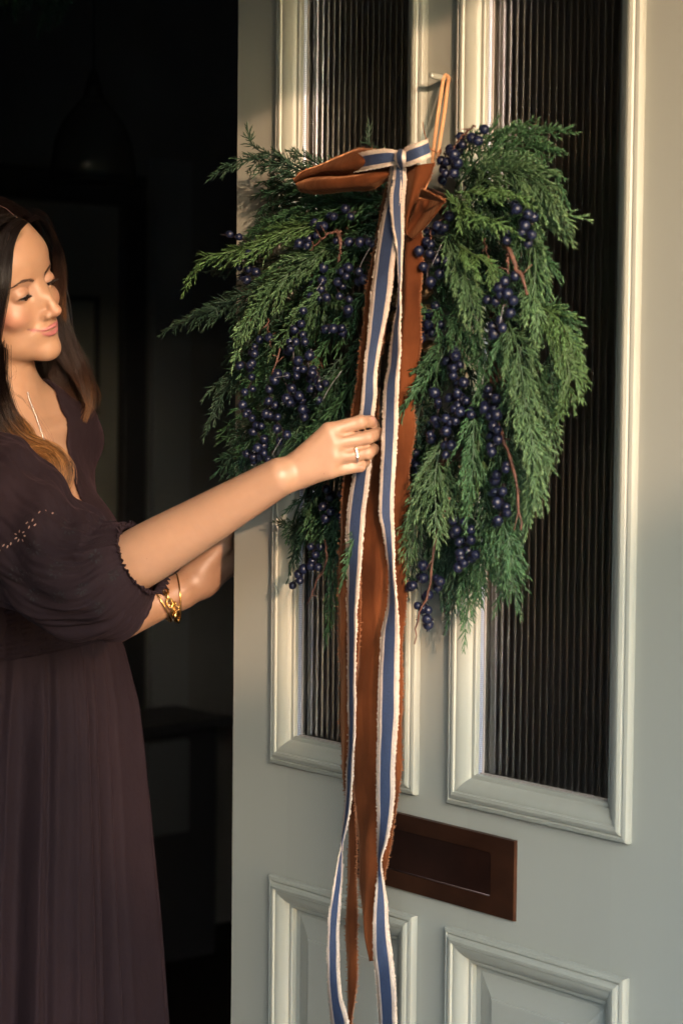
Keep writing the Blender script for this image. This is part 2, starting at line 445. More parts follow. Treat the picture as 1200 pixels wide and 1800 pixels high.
# pendant lamp
lc = cp(165, 120, 4.1)
pl = empty('pendant_lamp', lc, 'ribbed clear glass pendant lamp with black cap hanging in the hall', 'lamp')
lampblack = mat('lamp_black', (.004, .004, .004), .5)
tube('cord', [lc + np.array([0, 0, HZ - lc[2]]), lc], .004, lampblack, pl, 6)
def lathe(prof, c, seg=40, rib=0.0):
    V = []; Fc = []
    for r, z in prof:
        for j in range(seg):
            th = 2 * math.pi * j / seg; rr_ = r * (1 + rib * math.cos(th * seg / 4)); V.append((c[0] + rr_ * math.cos(th), c[1] + rr_ * math.sin(th), c[2] + z))
    for i in range(len(prof) - 1):
        for j in range(seg): Fc.append([i * seg + j, i * seg + (j + 1) % seg, (i + 1) * seg + (j + 1) % seg, (i + 1) * seg + j])
    return V, Fc
S = 4.1 / FPX
V, Fc = lathe([(.002, 0), (.008 , -8 * S), (14 * S, -30 * S), (19 * S, -50 * S), (17 * S, -56 * S), (.001, -56 * S)], lc, 24)
mesh('lamp_cap', V, Fc, lampblack, pl, True)
lg = mat('lamp_glass', (.8, .8, .78), .08, 0, .5, Transmission_Weight=1.0, IOR=1.2)
V, Fc = lathe([(16 * S, -50 * S), (30 * S, -66 * S), (52 * S, -95 * S), (66 * S, -130 * S), (72 * S, -170 * S), (73 * S, -198 * S), (72 * S, -200 * S)], lc, 96, .02)
g_ = mesh('lamp_shade', V, Fc, lg, pl, True); g_.modifiers.new('t', 'SOLIDIFY').thickness = .0015
# ------------------------------------------------------------------ the wreath
wreath = empty('wreath', wd(705, 620, .02), 'full evergreen wreath with navy berries hanging on the green door by a twine loop', 'wreath')
def needle_mat(name, base, tip, old):
    m = mat(name, base, .5, 0, .35)
    at_ = N(m, 'ShaderNodeAttribute', attribute_name='age'); r = N(m, 'ShaderNodeValToRGB')
    r.color_ramp.elements[0].color = (*old, 1); r.color_ramp.elements[1].color = (*tip, 1); r.color_ramp.elements[1].position = .95
    e = r.color_ramp.elements.new(.5); e.color = (*base, 1)
    oi = N(m, 'ShaderNodeObjectInfo'); mr = N(m, 'ShaderNodeMapRange'); mr.inputs['To Min'].default_value = .75; mr.inputs['To Max'].default_value = 1.25
    L(m, oi.outputs['Random'], mr.inputs[0])
    mx = N(m, 'ShaderNodeVectorMath', operation='SCALE'); L(m, at_.outputs['Fac'], r.inputs[0]); L(m, r.outputs[0], mx.inputs[0]); L(m, mr.outputs[0], mx.inputs['Scale'])
    L(m, mx.outputs[0], B(m).inputs['Base Color'])
    B(m).inputs['Subsurface Weight'].default_value = 0.0
    return m
NM = {'y': needle_mat('needles_yellow_green', (.064, .128, .038), (.125, .215, .075), (.035, .060, .018)),
      'l': needle_mat('needles_light_green', (.066, .130, .050), (.16, .24, .10), (.025, .050, .022)),
      'm': needle_mat('needles_mid_green', (.034, .090, .034), (.075, .145, .058), (.016, .038, .016)),
      'd': needle_mat('needles_dark_green', (.018, .050, .024), (.038, .085, .042), (.009, .022, .012)),
      'b': needle_mat('needles_blue_green', (.028, .060, .032), (.070, .115, .062), (.012, .028, .018))}
woodm = mat('twig_bark', (.085, .035, .022), .7); noise_color(woodm, (.05, .022, .014), (.13, .055, .035), 120, 4)
stemm = mat('sprig_stem', (.05, .05, .022), .7)

def sprig_geo(P, width, rg, nl=.0152, sp=.0115, nsp=.0036, flat=.22, ang=42, nrad=.00082, normal=None):
    """feathery conifer spray: side branchlets off a curved stem, needles off each branchlet"""
    n = len(P); T = np.gradient(P, axis=0); T /= np.linalg.norm(T, axis=1)[:, None]
    s = np.concatenate([[0], np.cumsum(np.linalg.norm(np.diff(P, axis=0), axis=1))]); Ln = s[-1]
    if normal is None: normal = Tv + rg.normal(0, .35, 3)
    st, di, ln, age, seg = [], [], [], [], []
    tubes = [tube_arrays(P[::max(1, n // 10)], np.linspace(.0016, .0006, len(P[::max(1, n // 10)])), 5)]
    q = np.arange(.012, Ln - .004, sp); side = 1
    brs = []
    for i, sv in enumerate(q):
        u = sv / Ln
        shp = min(1, .45 + u * 2.2) * (1 - u) ** .62 + .06
        for sd in (side, -side) if rg.random() < .75 else (side,):
            p = np.array([np.interp(sv + rg.uniform(-.3, .3) * sp, s, P[:, k]) for k in range(3)])
            t = np.array([np.interp(sv, s, T[:, k]) for k in range(3)]); t /= np.linalg.norm(t)
            b = np.cross(normal, t); b /= np.linalg.norm(b); nn = np.cross(t, b)
            a = math.radians(ang * rg.uniform(.75, 1.2)) * (1 - .35 * u)
            d = t * math.cos(a) + sd * b * math.sin(a) + nn * rg.normal(0, flat)
            d[2] -= .10; d /= np.linalg.norm(d)
            l = width * shp * rg.uniform(.72, 1.12)
            if l < .008: l = .008
            brs.append((p, d, l, u, t))
        side = -side
    # terminal shoot
    brs.append((P[-1], T[-1], .016, 1.0, T[-1]))
    for p, d, l, u, t in brs:
        c = t * .35 * l + np.array([0, 0, -.18 * l])
        m_ = max(3, int(l / nsp)); k = np.linspace(.06, 1, m_)
        pts = p + d * (l * k)[:, None] + c * (k ** 2)[:, None]
        tg = d * l + 2 * c * k[:, None]; tg /= np.linalg.norm(tg, axis=1)[:, None]
        b = np.cross(normal, tg); b /= np.linalg.norm(b, axis=1)[:, None] + 1e-9; nn = np.cross(tg, b)
        tubes.append((None, (pts, l)))
        for sd in (-1, 1):
            a = np.radians(rg.uniform(14, 40, m_)) * (1.0 - .45 * k)
            out = rg.normal(0, .38, m_)
            dd = tg * np.cos(a)[:, None] + sd * b * np.sin(a)[:, None] + nn * out[:, None]
            dd /= np.linalg.norm(dd, axis=1)[:, None]
            st.append(pts + tg * rg.uniform(-.4, .4, m_)[:, None] * nsp); di.append(dd)
            ln.append(nl * rg.uniform(.45, 1.15, m_) * (1 - .45 * k ** 2) * (1 if l > .015 else .8))
            age.append(np.clip(.25 + .45 * k + .25 * u + rg.uniform(-.12, .12, m_), 0, 1))
            seg.append(tg)
    st = np.vstack(st); di = np.vstack(di); ln = np.concatenate(ln); age = np.concatenate(age); tg = np.vstack(seg)
    m_ = len(st); a = np.cross(di, tg + rg.normal(0, .3, (m_, 3))); a /= np.linalg.norm(a, axis=1)[:, None] + 1e-9; b = np.cross(di, a)
    r = (nrad * rg.uniform(.85, 1.25, m_))[:, None]
    mid = st + di * (ln * .6)[:, None] + tg * (ln * .06)[:, None]; tip = st + di * ln[:, None] + tg * (ln * rg.uniform(.05, .35, len(ln)))[:, None]
    A = [a, -.5 * a + .866 * b, -.5 * a - .866 * b]
    V = np.stack([st + A[0] * r * .8, st + A[1] * r * .8, st + A[2] * r * .8, mid + A[0] * r, mid + A[1] * r, mid + A[2] * r, tip], 1).reshape(-1, 3)
    tri = np.array([[0, 1, 4], [0, 4, 3], [1, 2, 5], [1, 5, 4], [2, 0, 3], [2, 3, 5], [3, 4, 6], [4, 5, 6], [5, 3, 6]])
    Fc = ((np.arange(m_) * 7)[:, None, None] + tri[None]).reshape(-1, 3)
    ag = np.stack([age * .55, age * .55, age * .55, age * .85, age * .85, age * .85, age], 1).ravel()
    # branchlet axes as thin green strips of triangles
    VV = [V]; FF = [Fc]; AA = [ag]; off = len(V)
    for tb in tubes:
        if tb[0] is None:
            pts, l = tb[1]; pts = pts[::max(1, len(pts) // 4)]
            v, f = tube_arrays(pts, np.linspace(.0009, .0005, len(pts)), 3, False)
        else: v, f = tb
        f3 = []
        for q_ in f:
            for j in range(1, len(q_) - 1): f3.append([q_[0] + off, q_[j] + off, q_[j + 1] + off])
        VV.append(v); FF.append(np.array(f3)); AA.append(np.full(len(v), .3 if tb[0] is None else .1)); off += len(v)
    return np.vstack(VV), np.vstack(FF), np.concatenate(AA)

def sprig(pts, width, c, seed, parent=None, name='conifer_sprig', **kw):
    rg = np.random.default_rng(seed)
    q = cr(pts, 24); P = np.array([wd(*p) for p in q])
    V, Fc, ag = sprig_geo(P, width, rg, **kw)
    o = mesh(name, V, Fc, NM[c], parent or wreath)
    at_ = o.data.attributes.new('age', 'FLOAT', 'POINT'); at_.data.foreach_set('value', ag.astype(np.float32))
    return o

SPR = [ # points (x, y, metres off the door), half width, colour
 # ---- left side
 ([(560, 318, .07), (510, 285, .08), (450, 262, .09), (440, 243, .09)], .034, 'b'),
 ([(570, 320, .07), (500, 290, .09), (430, 280, .11), (388, 300, .12)], .032, 'b'),
 ([(560, 330, .05), (510, 330, .05), (475, 352, .05), (452, 392, .05)], .036, 'd'),
 ([(600, 345, .05), (540, 350, .05), (480, 380, .05), (440, 412, .06)], .038, 'd'),
 ([(655, 350, .09), (590, 358, .10), (520, 372, .11), (455, 400, .12)], .040, 'm'),
 ([(610, 372, .09), (520, 400, .12), (420, 438, .15), (358, 452, .16), (331, 496, .16)], .046, 'y'),
 ([(560, 385, .10), (500, 405, .12), (450, 432, .14), (405, 450, .15)], .032, 'y'),
 ([(600, 430, .10), (530, 455, .12), (470, 520, .14), (432, 570, .15), (415, 622, .15)], .042, 'l'),
 ([(570, 440, .11), (520, 470, .13), (475, 500, .14), (440, 545, .14)], .034, 'l'),
 ([(540, 470, .08), (450, 515, .10), (370, 545, .13), (299, 577, .14)], .042, 'b'),
 ([(520, 490, .07), (450, 510, .09), (395, 530, .10), (350, 552, .12)], .032, 'b'),
 ([(500, 450, .06), (450, 465, .07), (410, 470, .08), (380, 473, .08)], .026, 'b'),
 ([(610, 470, .10), (560, 530, .12), (515, 570, .13), (486, 608, .13)], .036, 'l'),
 ([(640, 420, .10), (600, 460, .11), (560, 500, .12), (535, 545, .12)], .034, 'm'),
 ([(650, 500, .09), (610, 560, .10), (575, 600, .10), (550, 650, .10)], .034, 'm'),
 ([(655, 560, .09), (630, 620, .09), (590, 680, .09), (556, 735, .09)], .046, 'm'),
 ([(640, 640, .10), (615, 680, .11), (590, 720, .11), (540, 758, .11)], .036, 'm'),
 ([(600, 620, .09), (590, 665, .10), (575, 690, .10), (565, 720, .10)], .034, 'd'),
 ([(470, 610, .06), (430, 640, .07), (395, 690, .08), (370, 742, .09)], .030, 'b'),
 ([(440, 640, .07), (415, 655, .08), (395, 662, .08), (378, 678, .09)], .022, 'b'),
 ([(480, 700, .05), (440, 740, .06), (418, 780, .06), (402, 812, .06)], .028, 'b'),
 ([(470, 690, .06), (440, 710, .06), (415, 740, .06), (400, 752, .06)], .024, 'm'),
 ([(690, 310, .06), (672, 280, .06), (650, 255, .06), (648, 243, .06)], .026, 'b'),
 ([(660, 400, .07), (640, 370, .07), (610, 350, .07), (580, 345, .07)], .030, 'm'),
 ([(640, 350, .09), (600, 370, .10), (560, 382, .11), (520, 400, .11)], .034, 'm'),
 ([(560, 840, .04), (545, 890, .04), (525, 930, .04), (513, 985, .04)], .036, 'd'),
 ([(600, 860, .04), (590, 930, .05), (588, 1010, .05), (575, 1104, .05)], .030, 'm'),
 ([(560, 870, .05), (550, 910, .05), (530, 930, .05), (500, 920, .05)], .030, 'd'),
 ([(540, 860, .04), (520, 900, .04), (515, 930, .04), (520, 960, .04)], .026, 'm'),
 ([(610, 880, .04), (606, 940, .04), (600, 1000, .04), (598, 1050, .04)], .028, 'd'),
 ([(640, 900, .145), (630, 940, .155), (620, 965, .16), (607, 1005, .16)], .022, 'm'),
 ([(590, 340, .05), (545, 318, .06), (505, 312, .06), (468, 318, .06)], .034, 'm'),
 ([(580, 360, .04), (530, 345, .05), (490, 330, .05), (462, 338, .05)], .036, 'd'),
 ([(560, 400, .04), (510, 395, .05), (470, 405, .05), (438, 420, .05)], .036, 'd'),
 ([(600, 330, .05), (575, 300, .06), (545, 280, .06), (520, 268, .06)], .030, 'b'),
 # ---- right side
 ([(800, 330, .10), (850, 270, .10), (910, 240, .10), (980, 231, .09)], .046, 'm'),
 ([(790, 300, .09), (830, 262, .09), (880, 238, .09), (918, 218, .09)], .040, 'm'),
 ([(830, 300, .11), (880, 268, .11), (930, 260, .10), (968, 262, .10)], .036, 'm'),
 ([(820, 340, .12), (880, 300, .13), (940, 320, .12), (985, 372, .11)], .044, 'l'),
 ([(860, 300, .12), (920, 300, .12), (960, 340, .11), (992, 398, .10)], .036, 'l'),
 ([(800, 340, .13), (850, 335, .14), (890, 340, .14), (912, 348, .14)], .032, 'y'),
 ([(800, 350, .13), (830, 375, .14), (860, 385, .15), (890, 400, .15)], .036, 'y'),
 ([(790, 345, .13), (810, 365, .14), (815, 380, .15), (803, 362, .15)], .026, 'y'),
 ([(900, 380, .11), (940, 370, .11), (970, 375, .11), (998, 378, .10)], .032, 'l'),
 ([(930, 370, .10), (955, 400, .10), (970, 395, .10), (985, 408, .10)], .028, 'l'),
 ([(920, 330, .10), (945, 300, .10), (970, 300, .10), (985, 330, .10)], .028, 'm'),
 ([(780, 400, .12), (798, 450, .13), (815, 500, .13), (815, 530, .14)], .040, 'l'),
 ([(790, 440, .12), (820, 500, .14), (832, 550, .14), (838, 570, .14)], .036, 'l'),
 ([(800, 430, .12), (850, 460, .13), (868, 490, .13), (872, 510, .13)], .030, 'y'),
 ([(760, 520, .10), (790, 570, .11), (820, 610, .11), (842, 640, .12)], .036, 'm'),
 ([(800, 520, .10), (815, 570, .12), (835, 600, .12), (843, 628, .12)], .030, 'm'),
 ([(930, 410, .09), (940, 450, .09), (938, 500, .10), (925, 560, .10)], .034, 'l'),
 ([(950, 430, .08), (958, 470, .08), (955, 500, .08), (945, 540, .08)], .030, 'm'),
 ([(910, 480, .10), (935, 530, .11), (945, 570, .11), (940, 600, .11)], .032, 'l'),
 ([(930, 530, .09), (980, 560, .09), (1000, 600, .09), (1012, 660, .09)], .034, 'y'),
 ([(960, 560, .10), (990, 620, .10), (1000, 670, .10), (982, 725, .10)], .034, 'y'),
 ([(940, 540, .08), (975, 545, .08), (1000, 565, .08), (1008, 590, .08)], .028, 'm'),
 ([(880, 540, .11), (905, 600, .13), (920, 680, .14), (925, 760, .14)], .044, 'l'),
 ([(900, 620, .12), (920, 700, .13), (935, 780, .14), (938, 850, .14)], .042, 'l'),
 ([(905, 700, .12), (935, 780, .13), (938, 850, .13), (928, 912, .13)], .040, 'l'),
 ([(930, 620, .09), (955, 700, .10), (968, 760, .10), (958, 830, .10)], .036, 'l'),
 ([(890, 560, .12), (880, 610, .13), (895, 660, .13), (885, 700, .13)], .034, 'm'),
 ([(960, 580, .07), (968, 640, .07), (965, 700, .07), (955, 760, .07)], .034, 'm'),
 ([(830, 560, .11), (850, 620, .12), (850, 680, .12), (848, 720, .12)], .036, 'm'),
 ([(790, 590, .10), (770, 640, .12), (740, 680, .14), (698, 735, .15)], .030, 'm'),
 ([(800, 560, .09), (775, 610, .11), (750, 640, .12), (735, 670, .13)], .034, 'm'),
 ([(760, 560, .09), (750, 545, .11), (740, 548, .12), (722, 556, .13)], .018, 'm'),
 ([(835, 690, .11), (832, 750, .13), (830, 820, .14), (822, 895, .14)], .036, 'm'),
 ([(845, 740, .11), (840, 790, .12), (832, 840, .12), (818, 892, .12)], .032, 'y'),
 ([(780, 760, .12), (765, 830, .14), (765, 890, .15), (768, 935, .15)], .046, 'l'),
 ([(775, 770, .12), (755, 820, .13), (740, 860, .14), (722, 905, .14)], .036, 'l'),
 ([(760, 800, .12), (780, 850, .13), (790, 880, .13), (800, 895, .13)], .030, 'l'),
 ([(750, 850, .12), (735, 900, .13), (725, 935, .13), (718, 980, .13)], .034, 'l'),
 ([(740, 880, .08), (735, 940, .08), (728, 990, .08), (718, 1030, .08)], .030, 'd'),
 ([(850, 860, .11), (870, 930, .12), (888, 980, .12), (905, 1045, .12)], .042, 'm'),
 ([(870, 880, .12), (890, 940, .12), (900, 990, .12), (880, 1045, .12)], .034, 'm'),
 ([(840, 900, .10), (845, 960, .10), (850, 1000, .10), (840, 1030, .10)], .036, 'm'),
 ([(820, 930, .08), (820, 1000, .08), (822, 1050, .08), (818, 1104, .08)], .030, 'm'),
 ([(800, 940, .07), (800, 990, .07), (800, 1040, .07), (790, 1078, .07)], .026, 'd'),
 ([(900, 800, .10), (915, 840, .11), (908, 880, .11), (905, 930, .11)], .030, 'm'),
 ([(870, 760, .10), (880, 820, .10), (870, 860, .10), (860, 900, .10)], .032, 'm'),
 ([(745, 690, .09), (735, 730, .11), (725, 760, .12), (718, 790, .12)], .026, 'd'),
]
for i, (p, hw0, c) in enumerate(SPR): sprig(p, hw0, c, 100 + i)
# dense dark filling between the sprays
def fill(x, y):
    cx, cy = 705, 620
    return math.atan2(y - cy, x - cx)
rg = np.random.default_rng(5)
zones = [(470, 640, 420, 760, 34, 2.5), (760, 930, 290, 560, 26, .9), (740, 930, 560, 900, 36, 1.45), (545, 640, 790, 940, 10, 1.7), (740, 860, 880, 970, 10, 1.6), (520, 680, 330, 430, 16, 2.9), (430, 540, 590, 790, 18, 2.2)]
k = 0
for (xa, xb, ya, yb, nn, an) in zones:
    for j in range(nn):
        x = rg.uniform(xa, xb); y = rg.uniform(ya, yb); a = an + rg.normal(0, .35); l = rg.uniform(90, 140)
        d0 = rg.uniform(.03, .06); d1 = d0 + rg.uniform(.0, .03)
        p = [(x - math.cos(a) * l * .4, y - math.sin(a) * l * .4, d0), (x, y, (d0 + d1) / 2 + .01), (x + math.cos(a) * l * .6, y + math.sin(a) * l * .6 + 10, d1)]
        sprig(p, rg.uniform(.030, .042), 'd' if rg.random() < .6 else 'm', 900 + k); k += 1
# base of bound twigs
th = np.linspace(0, 2 * math.pi, 40)
ringP = [wd(712 + 165 * math.cos(t), 590 + 250 * math.sin(t), .035 + .004 * math.sin(7 * t)) for t in th]
tube('twig_base', ringP, .012, woodm, wreath, 8)
for i in range(5):
    rr_ = rg.uniform(-10, 10); ph = rg.uniform(0, 6)
    tube('twig_base', [wd(712 + (165 + rr_ + 9 * math.sin(5 * t + ph)) * math.cos(t), 590 + (250 + rr_ + 9 * math.sin(4 * t + ph)) * math.sin(t), .045 + .012 * math.sin(9 * t + ph)) for t in th], .0035, woodm, wreath, 6)

# berries
berrym = mat('navy_berry', (.006, .007, .024), .40, 0, .5)
noise_color(berrym, (.0028, .0042, .015), (.0075, .0105, .034), 160, 3)
calyxm = mat('berry_calyx', (.012, .012, .024), .5)
berrystem = mat('berry_stem', (.022, .014, .016), .5)
def berry_mesh():
    v, f = ellipsoid_arrays((0, 0, 0), (1, 1, 1.04), 14, 9)
    parts = [(v, f)]
    for j in range(5):
        a = j * 2 * math.pi / 5; c, s = math.cos(a), math.sin(a)
        V = [(.20 * c - .14 * s, .20 * s + .14 * c, -.98), (.20 * c + .14 * s, .20 * s - .14 * c, -.98), (.42 * c, .42 * s, -1.42), (.12 * c, .12 * s, -1.08)]
        parts.append((V, [[0, 1, 2], [0, 2, 3], [1, 3, 2]]))
    V, Fc = merge(parts); me = bpy.data.meshes.new('berry'); me.from_pydata([tuple(q) for q in V], [], Fc); me.update()
    me.polygons.foreach_set('use_smooth', np.array([i < len(f) for i in range(len(Fc))])); me.materials.append(berrym); return me
BERRY = berry_mesh()
CL = [ # stem polyline (x,y), number, half spread px, metres off the door
 ([(625, 372), (590, 380), (555, 402)], 6, 14, .13), ([(570, 402), (545, 420), (528, 436)], 6, 12, .13), ([(600, 425), (640, 420), (655, 440)], 5, 12, .13),
 ([(560, 478), (565, 500), (572, 520)], 6, 15, .13), ([(600, 470), (625, 480), (640, 495)], 6, 14, .13), ([(585, 495), (600, 520), (612, 530)], 4, 12, .13),
 ([(575, 570), (592, 575), (600, 592)], 4, 12, .13), ([(540, 520), (530, 535), (528, 548)], 3, 10, .13), ([(600, 540), (610, 550), (604, 560)], 2, 8, .13),
 ([(440, 438), (432, 452), (412, 452)], 3, 8, .15), ([(450, 470), (440, 485), (425, 480)], 5, 12, .13), ([(452, 440), (425, 420), (388, 412)], 3, 5, .13),
 ([(530, 565), (524, 590), (528, 610)], 6, 12, .13), ([(515, 595), (516, 630), (520, 660)], 6, 11, .13), ([(470, 590), (450, 610), (440, 640)], 6, 10, .12),
 ([(420, 632), (432, 640), (446, 648)], 3, 10, .13), ([(490, 660), (505, 680), (515, 715)], 8, 16, .13), ([(540, 630), (545, 655), (550, 665)], 5, 12, .13),
 ([(445, 665), (435, 685), (425, 702)], 4, 10, .13), ([(470, 690), (478, 705), (470, 720)], 4, 12, .13), ([(555, 650), (565, 675), (550, 700)], 6, 14, .13),
 ([(425, 720), (438, 735), (455, 745)], 5, 12, .12), ([(470, 735), (490, 745), (500, 765)], 6, 14, .13), ([(452, 760), (462, 780), (455, 800)], 7, 15, .12),
 ([(440, 790), (450, 805), (470, 812)], 4, 10, .12), ([(520, 700), (535, 715), (530, 730)], 4, 10, .12),
 ([(590, 860), (575, 885), (580, 910)], 6, 14, .10), ([(610, 880), (600, 900), (595, 925)], 4, 10, .10),
 ([(560, 955), (548, 975), (552, 992)], 5, 12, .10), ([(545, 990), (530, 1005), (518, 1025)], 5, 10, .10),
 ([(846, 234), (815, 245), (790, 268)], 8, 14, .13), ([(785, 262), (780, 285), (778, 312)], 6, 11, .13), ([(800, 280), (805, 290), (802, 300)], 3, 10, .13),
 ([(770, 395), (752, 420), (745, 440)], 7, 13, .13), ([(790, 385), (785, 400), (775, 410)], 3, 8, .13), ([(765, 440), (752, 470), (750, 490)], 5, 11, .13), ([(775, 455), (780, 465), (778, 478)], 2, 8, .13),
 ([(905, 365), (925, 380), (935, 395)], 6, 13, .14), ([(915, 400), (925, 415), (935, 425)], 4, 10, .14), ([(885, 405), (888, 415), (890, 425)], 2, 5, .14),
 ([(905, 490), (890, 500), (880, 520)], 4, 10, .15), ([(885, 515), (868, 530), (860, 522)], 3, 8, .15), ([(890, 535), (885, 560), (868, 585)], 6, 13, .15),
 ([(765, 540), (750, 560), (735, 590)], 7, 11, .11), ([(775, 560), (770, 575), (762, 590)], 3, 8, .11),
 ([(795, 620), (790, 635), (800, 650)], 6, 14, .13), ([(770, 690), (772, 710), (768, 730)], 4, 12, .13), ([(800, 655), (805, 685), (795, 705)], 7, 14, .13),
 ([(810, 700), (800, 725), (790, 745)], 6, 13, .14), ([(790, 745), (782, 770), (788, 790)], 6, 13, .14), ([(820, 700), (830, 715), (835, 730)], 3, 9, .13), ([(760, 740), (762, 755), (758, 768)], 3, 10, .14),
 ([(865, 680), (860, 700), (862, 720)], 5, 13, .13), ([(862, 725), (868, 750), (866, 790)], 8, 10, .14), ([(845, 690), (846, 705), (850, 720)], 2, 6, .13),
 ([(735, 785), (728, 800), (728, 830)], 4, 10, .10), ([(895, 815), (880, 830), (865, 838)], 4, 9, .14), ([(885, 850), (880, 870), (872, 878)], 5, 12, .14), ([(885, 890), (884, 905), (878, 915)], 4, 9, .14),
 ([(815, 905), (800, 925), (805, 945)], 5, 11, .13), ([(830, 935), (818, 955), (808, 975)], 5, 12, .13), ([(812, 975), (810, 990), (808, 1002)], 3, 6, .13), ([(835, 975), (830, 972), (826, 980)], 2, 6, .13),
 ([(740, 1000), (735, 1015), (728, 1035)], 5, 10, .12), ([(760, 1015), (768, 1022), (772, 1030)], 3, 8, .12), ([(752, 1050), (740, 1065), (735, 1070)], 4, 9, .12), ([(755, 1075), (752, 1085), (750, 1098)], 3, 6, .12),
]
nb = 0
for i, (pts, n, spr, d) in enumerate(CL):
    rg = np.random.default_rng(3000 + i)
    q = cr([(x, y, d - .012) for x, y in pts], 16); P = np.array([wd(*p) for p in q])
    V, Fc = tube_arrays(P, .0010, 5); parts = [(V, Fc)]
    locs = []
    for j in range(n):
        for _ in range(30):
            t = (j + .5 + rg.uniform(-.3, .3)) / n; b0 = q[min(15, int(t * 16))]
            a = rg.uniform(0, 6.28); r_ = spr * rg.uniform(.35, 1)
            c = wd(b0[0] + r_ * math.cos(a), b0[1] + r_ * math.sin(a), d + rg.uniform(-.014, .008))
            if all(np.linalg.norm(c - o_) > .0115 for o_ in locs): break
        locs.append(c); root = P[max(0, int(t * 16) - 2)]
        v, f = tube_arrays(cr([root, (root + c) / 2 + rg.normal(0, .003, 3), c], 5), .0006, 4); parts.append((v, f))
    V, Fc = merge(parts); spray = mesh('berry_spray', V, Fc, berrystem, wreath, True)
    for j, c in enumerate(locs):
        o = bpy.data.objects.new('berry', BERRY); COL.objects.link(o); o.parent = spray
        o.location = Vector(c) - Vector(spray.location) - Vector(wreath.location)
        o.parent = spray; o.location = Vector(c - np.array(spray.location) - 0) 
        root = P[8]; dv = Vector(c - root) + Vector(rg.normal(0, .005, 3)) + Vector((0, -.004, -.006))
        o.rotation_euler = (-dv).to_track_quat('Z', 'Y').to_euler()
        s_ = .0057 * rg.uniform(.80, 1.16); o.scale = (s_, s_, s_); nb += 1
print('berries', nb)

# bare twigs
for i, (pts, r0) in enumerate([([(885, 430, .13), (897, 445, .14), (905, 470, .14), (918, 490, .14), (926, 520, .14)], .0040), ([(895, 440, .13), (892, 455, .14), (893, 480, .14)], .0030),
    ([(592, 405, .12), (598, 425, .13), (595, 460, .13)], .0035), ([(600, 405, .12), (575, 412, .13), (545, 440, .13)], .0022), ([(870, 730, .12), (885, 775, .13), (905, 840, .14), (915, 932, .14)], .0030),
    ([(790, 875, .13), (765, 945, .14), (760, 980, .14), (753, 1040, .13), (735, 1085, .13), (728, 1132, .13)], .0026), ([(570, 950, .10), (574, 985, .11), (555, 1025, .11), (540, 1062, .11)], .0018),
    ([(640, 690, .1), (645, 670, .1), (655, 650, .1)], .003), ([(494, 600, .12), (485, 640, .13), (475, 660, .13)], .0022), ([(790, 378, .12), (760, 400, .13), (755, 425, .13)], .0022),
    ([(835, 222, .12), (815, 235, .13), (795, 262, .13)], .0022), ([(470, 560, .12), (472, 590, .13), (478, 610, .13)], .0018), ([(850, 420, .10), (860, 460, .12), (872, 480, .12)], .002)]):
    q = cr(pts, 20); P = np.array([wd(*p) for p in q]); rg = np.random.default_rng(70 + i)
    P += rg.normal(0, .0007, P.shape); rad = np.linspace(r0, r0 * .45, 20) * rg.uniform(.8, 1.3, 20) * .75
    parts = [tube_arrays(P, rad, 6)]
    for j in range(4, 19, 4):
        e = P[j] + rg.normal(0, .006, 3) + (P[j] - P[j - 1]); parts.append(tube_arrays([P[j], e], [.0009, .0005], 4))
    V, Fc = merge(parts); mesh('bare_twig', V, Fc, woodm, wreath, True)
silver = mat('silvery_twig', (.22, .21, .22), .45)
for pts in ([(600, 652, .145), (580, 680, .145), (566, 705, .145)], [(505, 660, .14), (480, 665, .14)], [(660, 418, .14), (632, 470, .13), (636, 492, .13)], [(885, 535, .155), (876, 575, .155)], [(775, 430, .14), (757, 470, .14)], [(495, 770, .13), (478, 800, .13)], [(568, 492, .14), (556, 510, .14)]):
    tube('bare_twig', cr([wd(*p) for p in pts], 8), .00045, silver, wreath, 5)

# twine loop over the hook
twine = mat('twine', (.50, .26, .12), .8); bump(twine, 900, .4, .0005)
def rope(path, parts, r=.0021, turns=150):
    P = np.array([wd(*p) for p in cr(path, 160)]); T, A, Bn = frames(P)
    s = np.concatenate([[0], np.cumsum(np.linalg.norm(np.diff(P, axis=0), axis=1))])
    for ph in (0, 2.094, 4.189):
        a = s * 2 * math.pi / .011 + ph
        Q = P + (np.cos(a)[:, None] * A + np.sin(a)[:, None] * Bn) * r * .62
        parts.append(tube_arrays(Q, r * .62, 6))
parts = []
rope([(760, 285, .10), (764, 245, .07), (771, 190, .035), (777, 150, .021), (779, 138, .018), (783, 132, .013), (788, 137, .011), (786, 152, .013), (781, 195, .035), (774, 240, .07), (768, 280, .10)], parts)
V, Fc = merge(parts); mesh('twine_loop', V, Fc, twine, wreath, True)
cop = mat('copper_wire', (.45, .16, .07), .4, .8)
tube('copper_wire', [wd(*p) for p in cr([(742, 214, .11), (745, 232, .12), (750, 248, .125), (757, 262, .13), (768, 268, .115), (776, 262, .10), (771, 275, .11)], 24)], .0006, cop, wreath, 5)

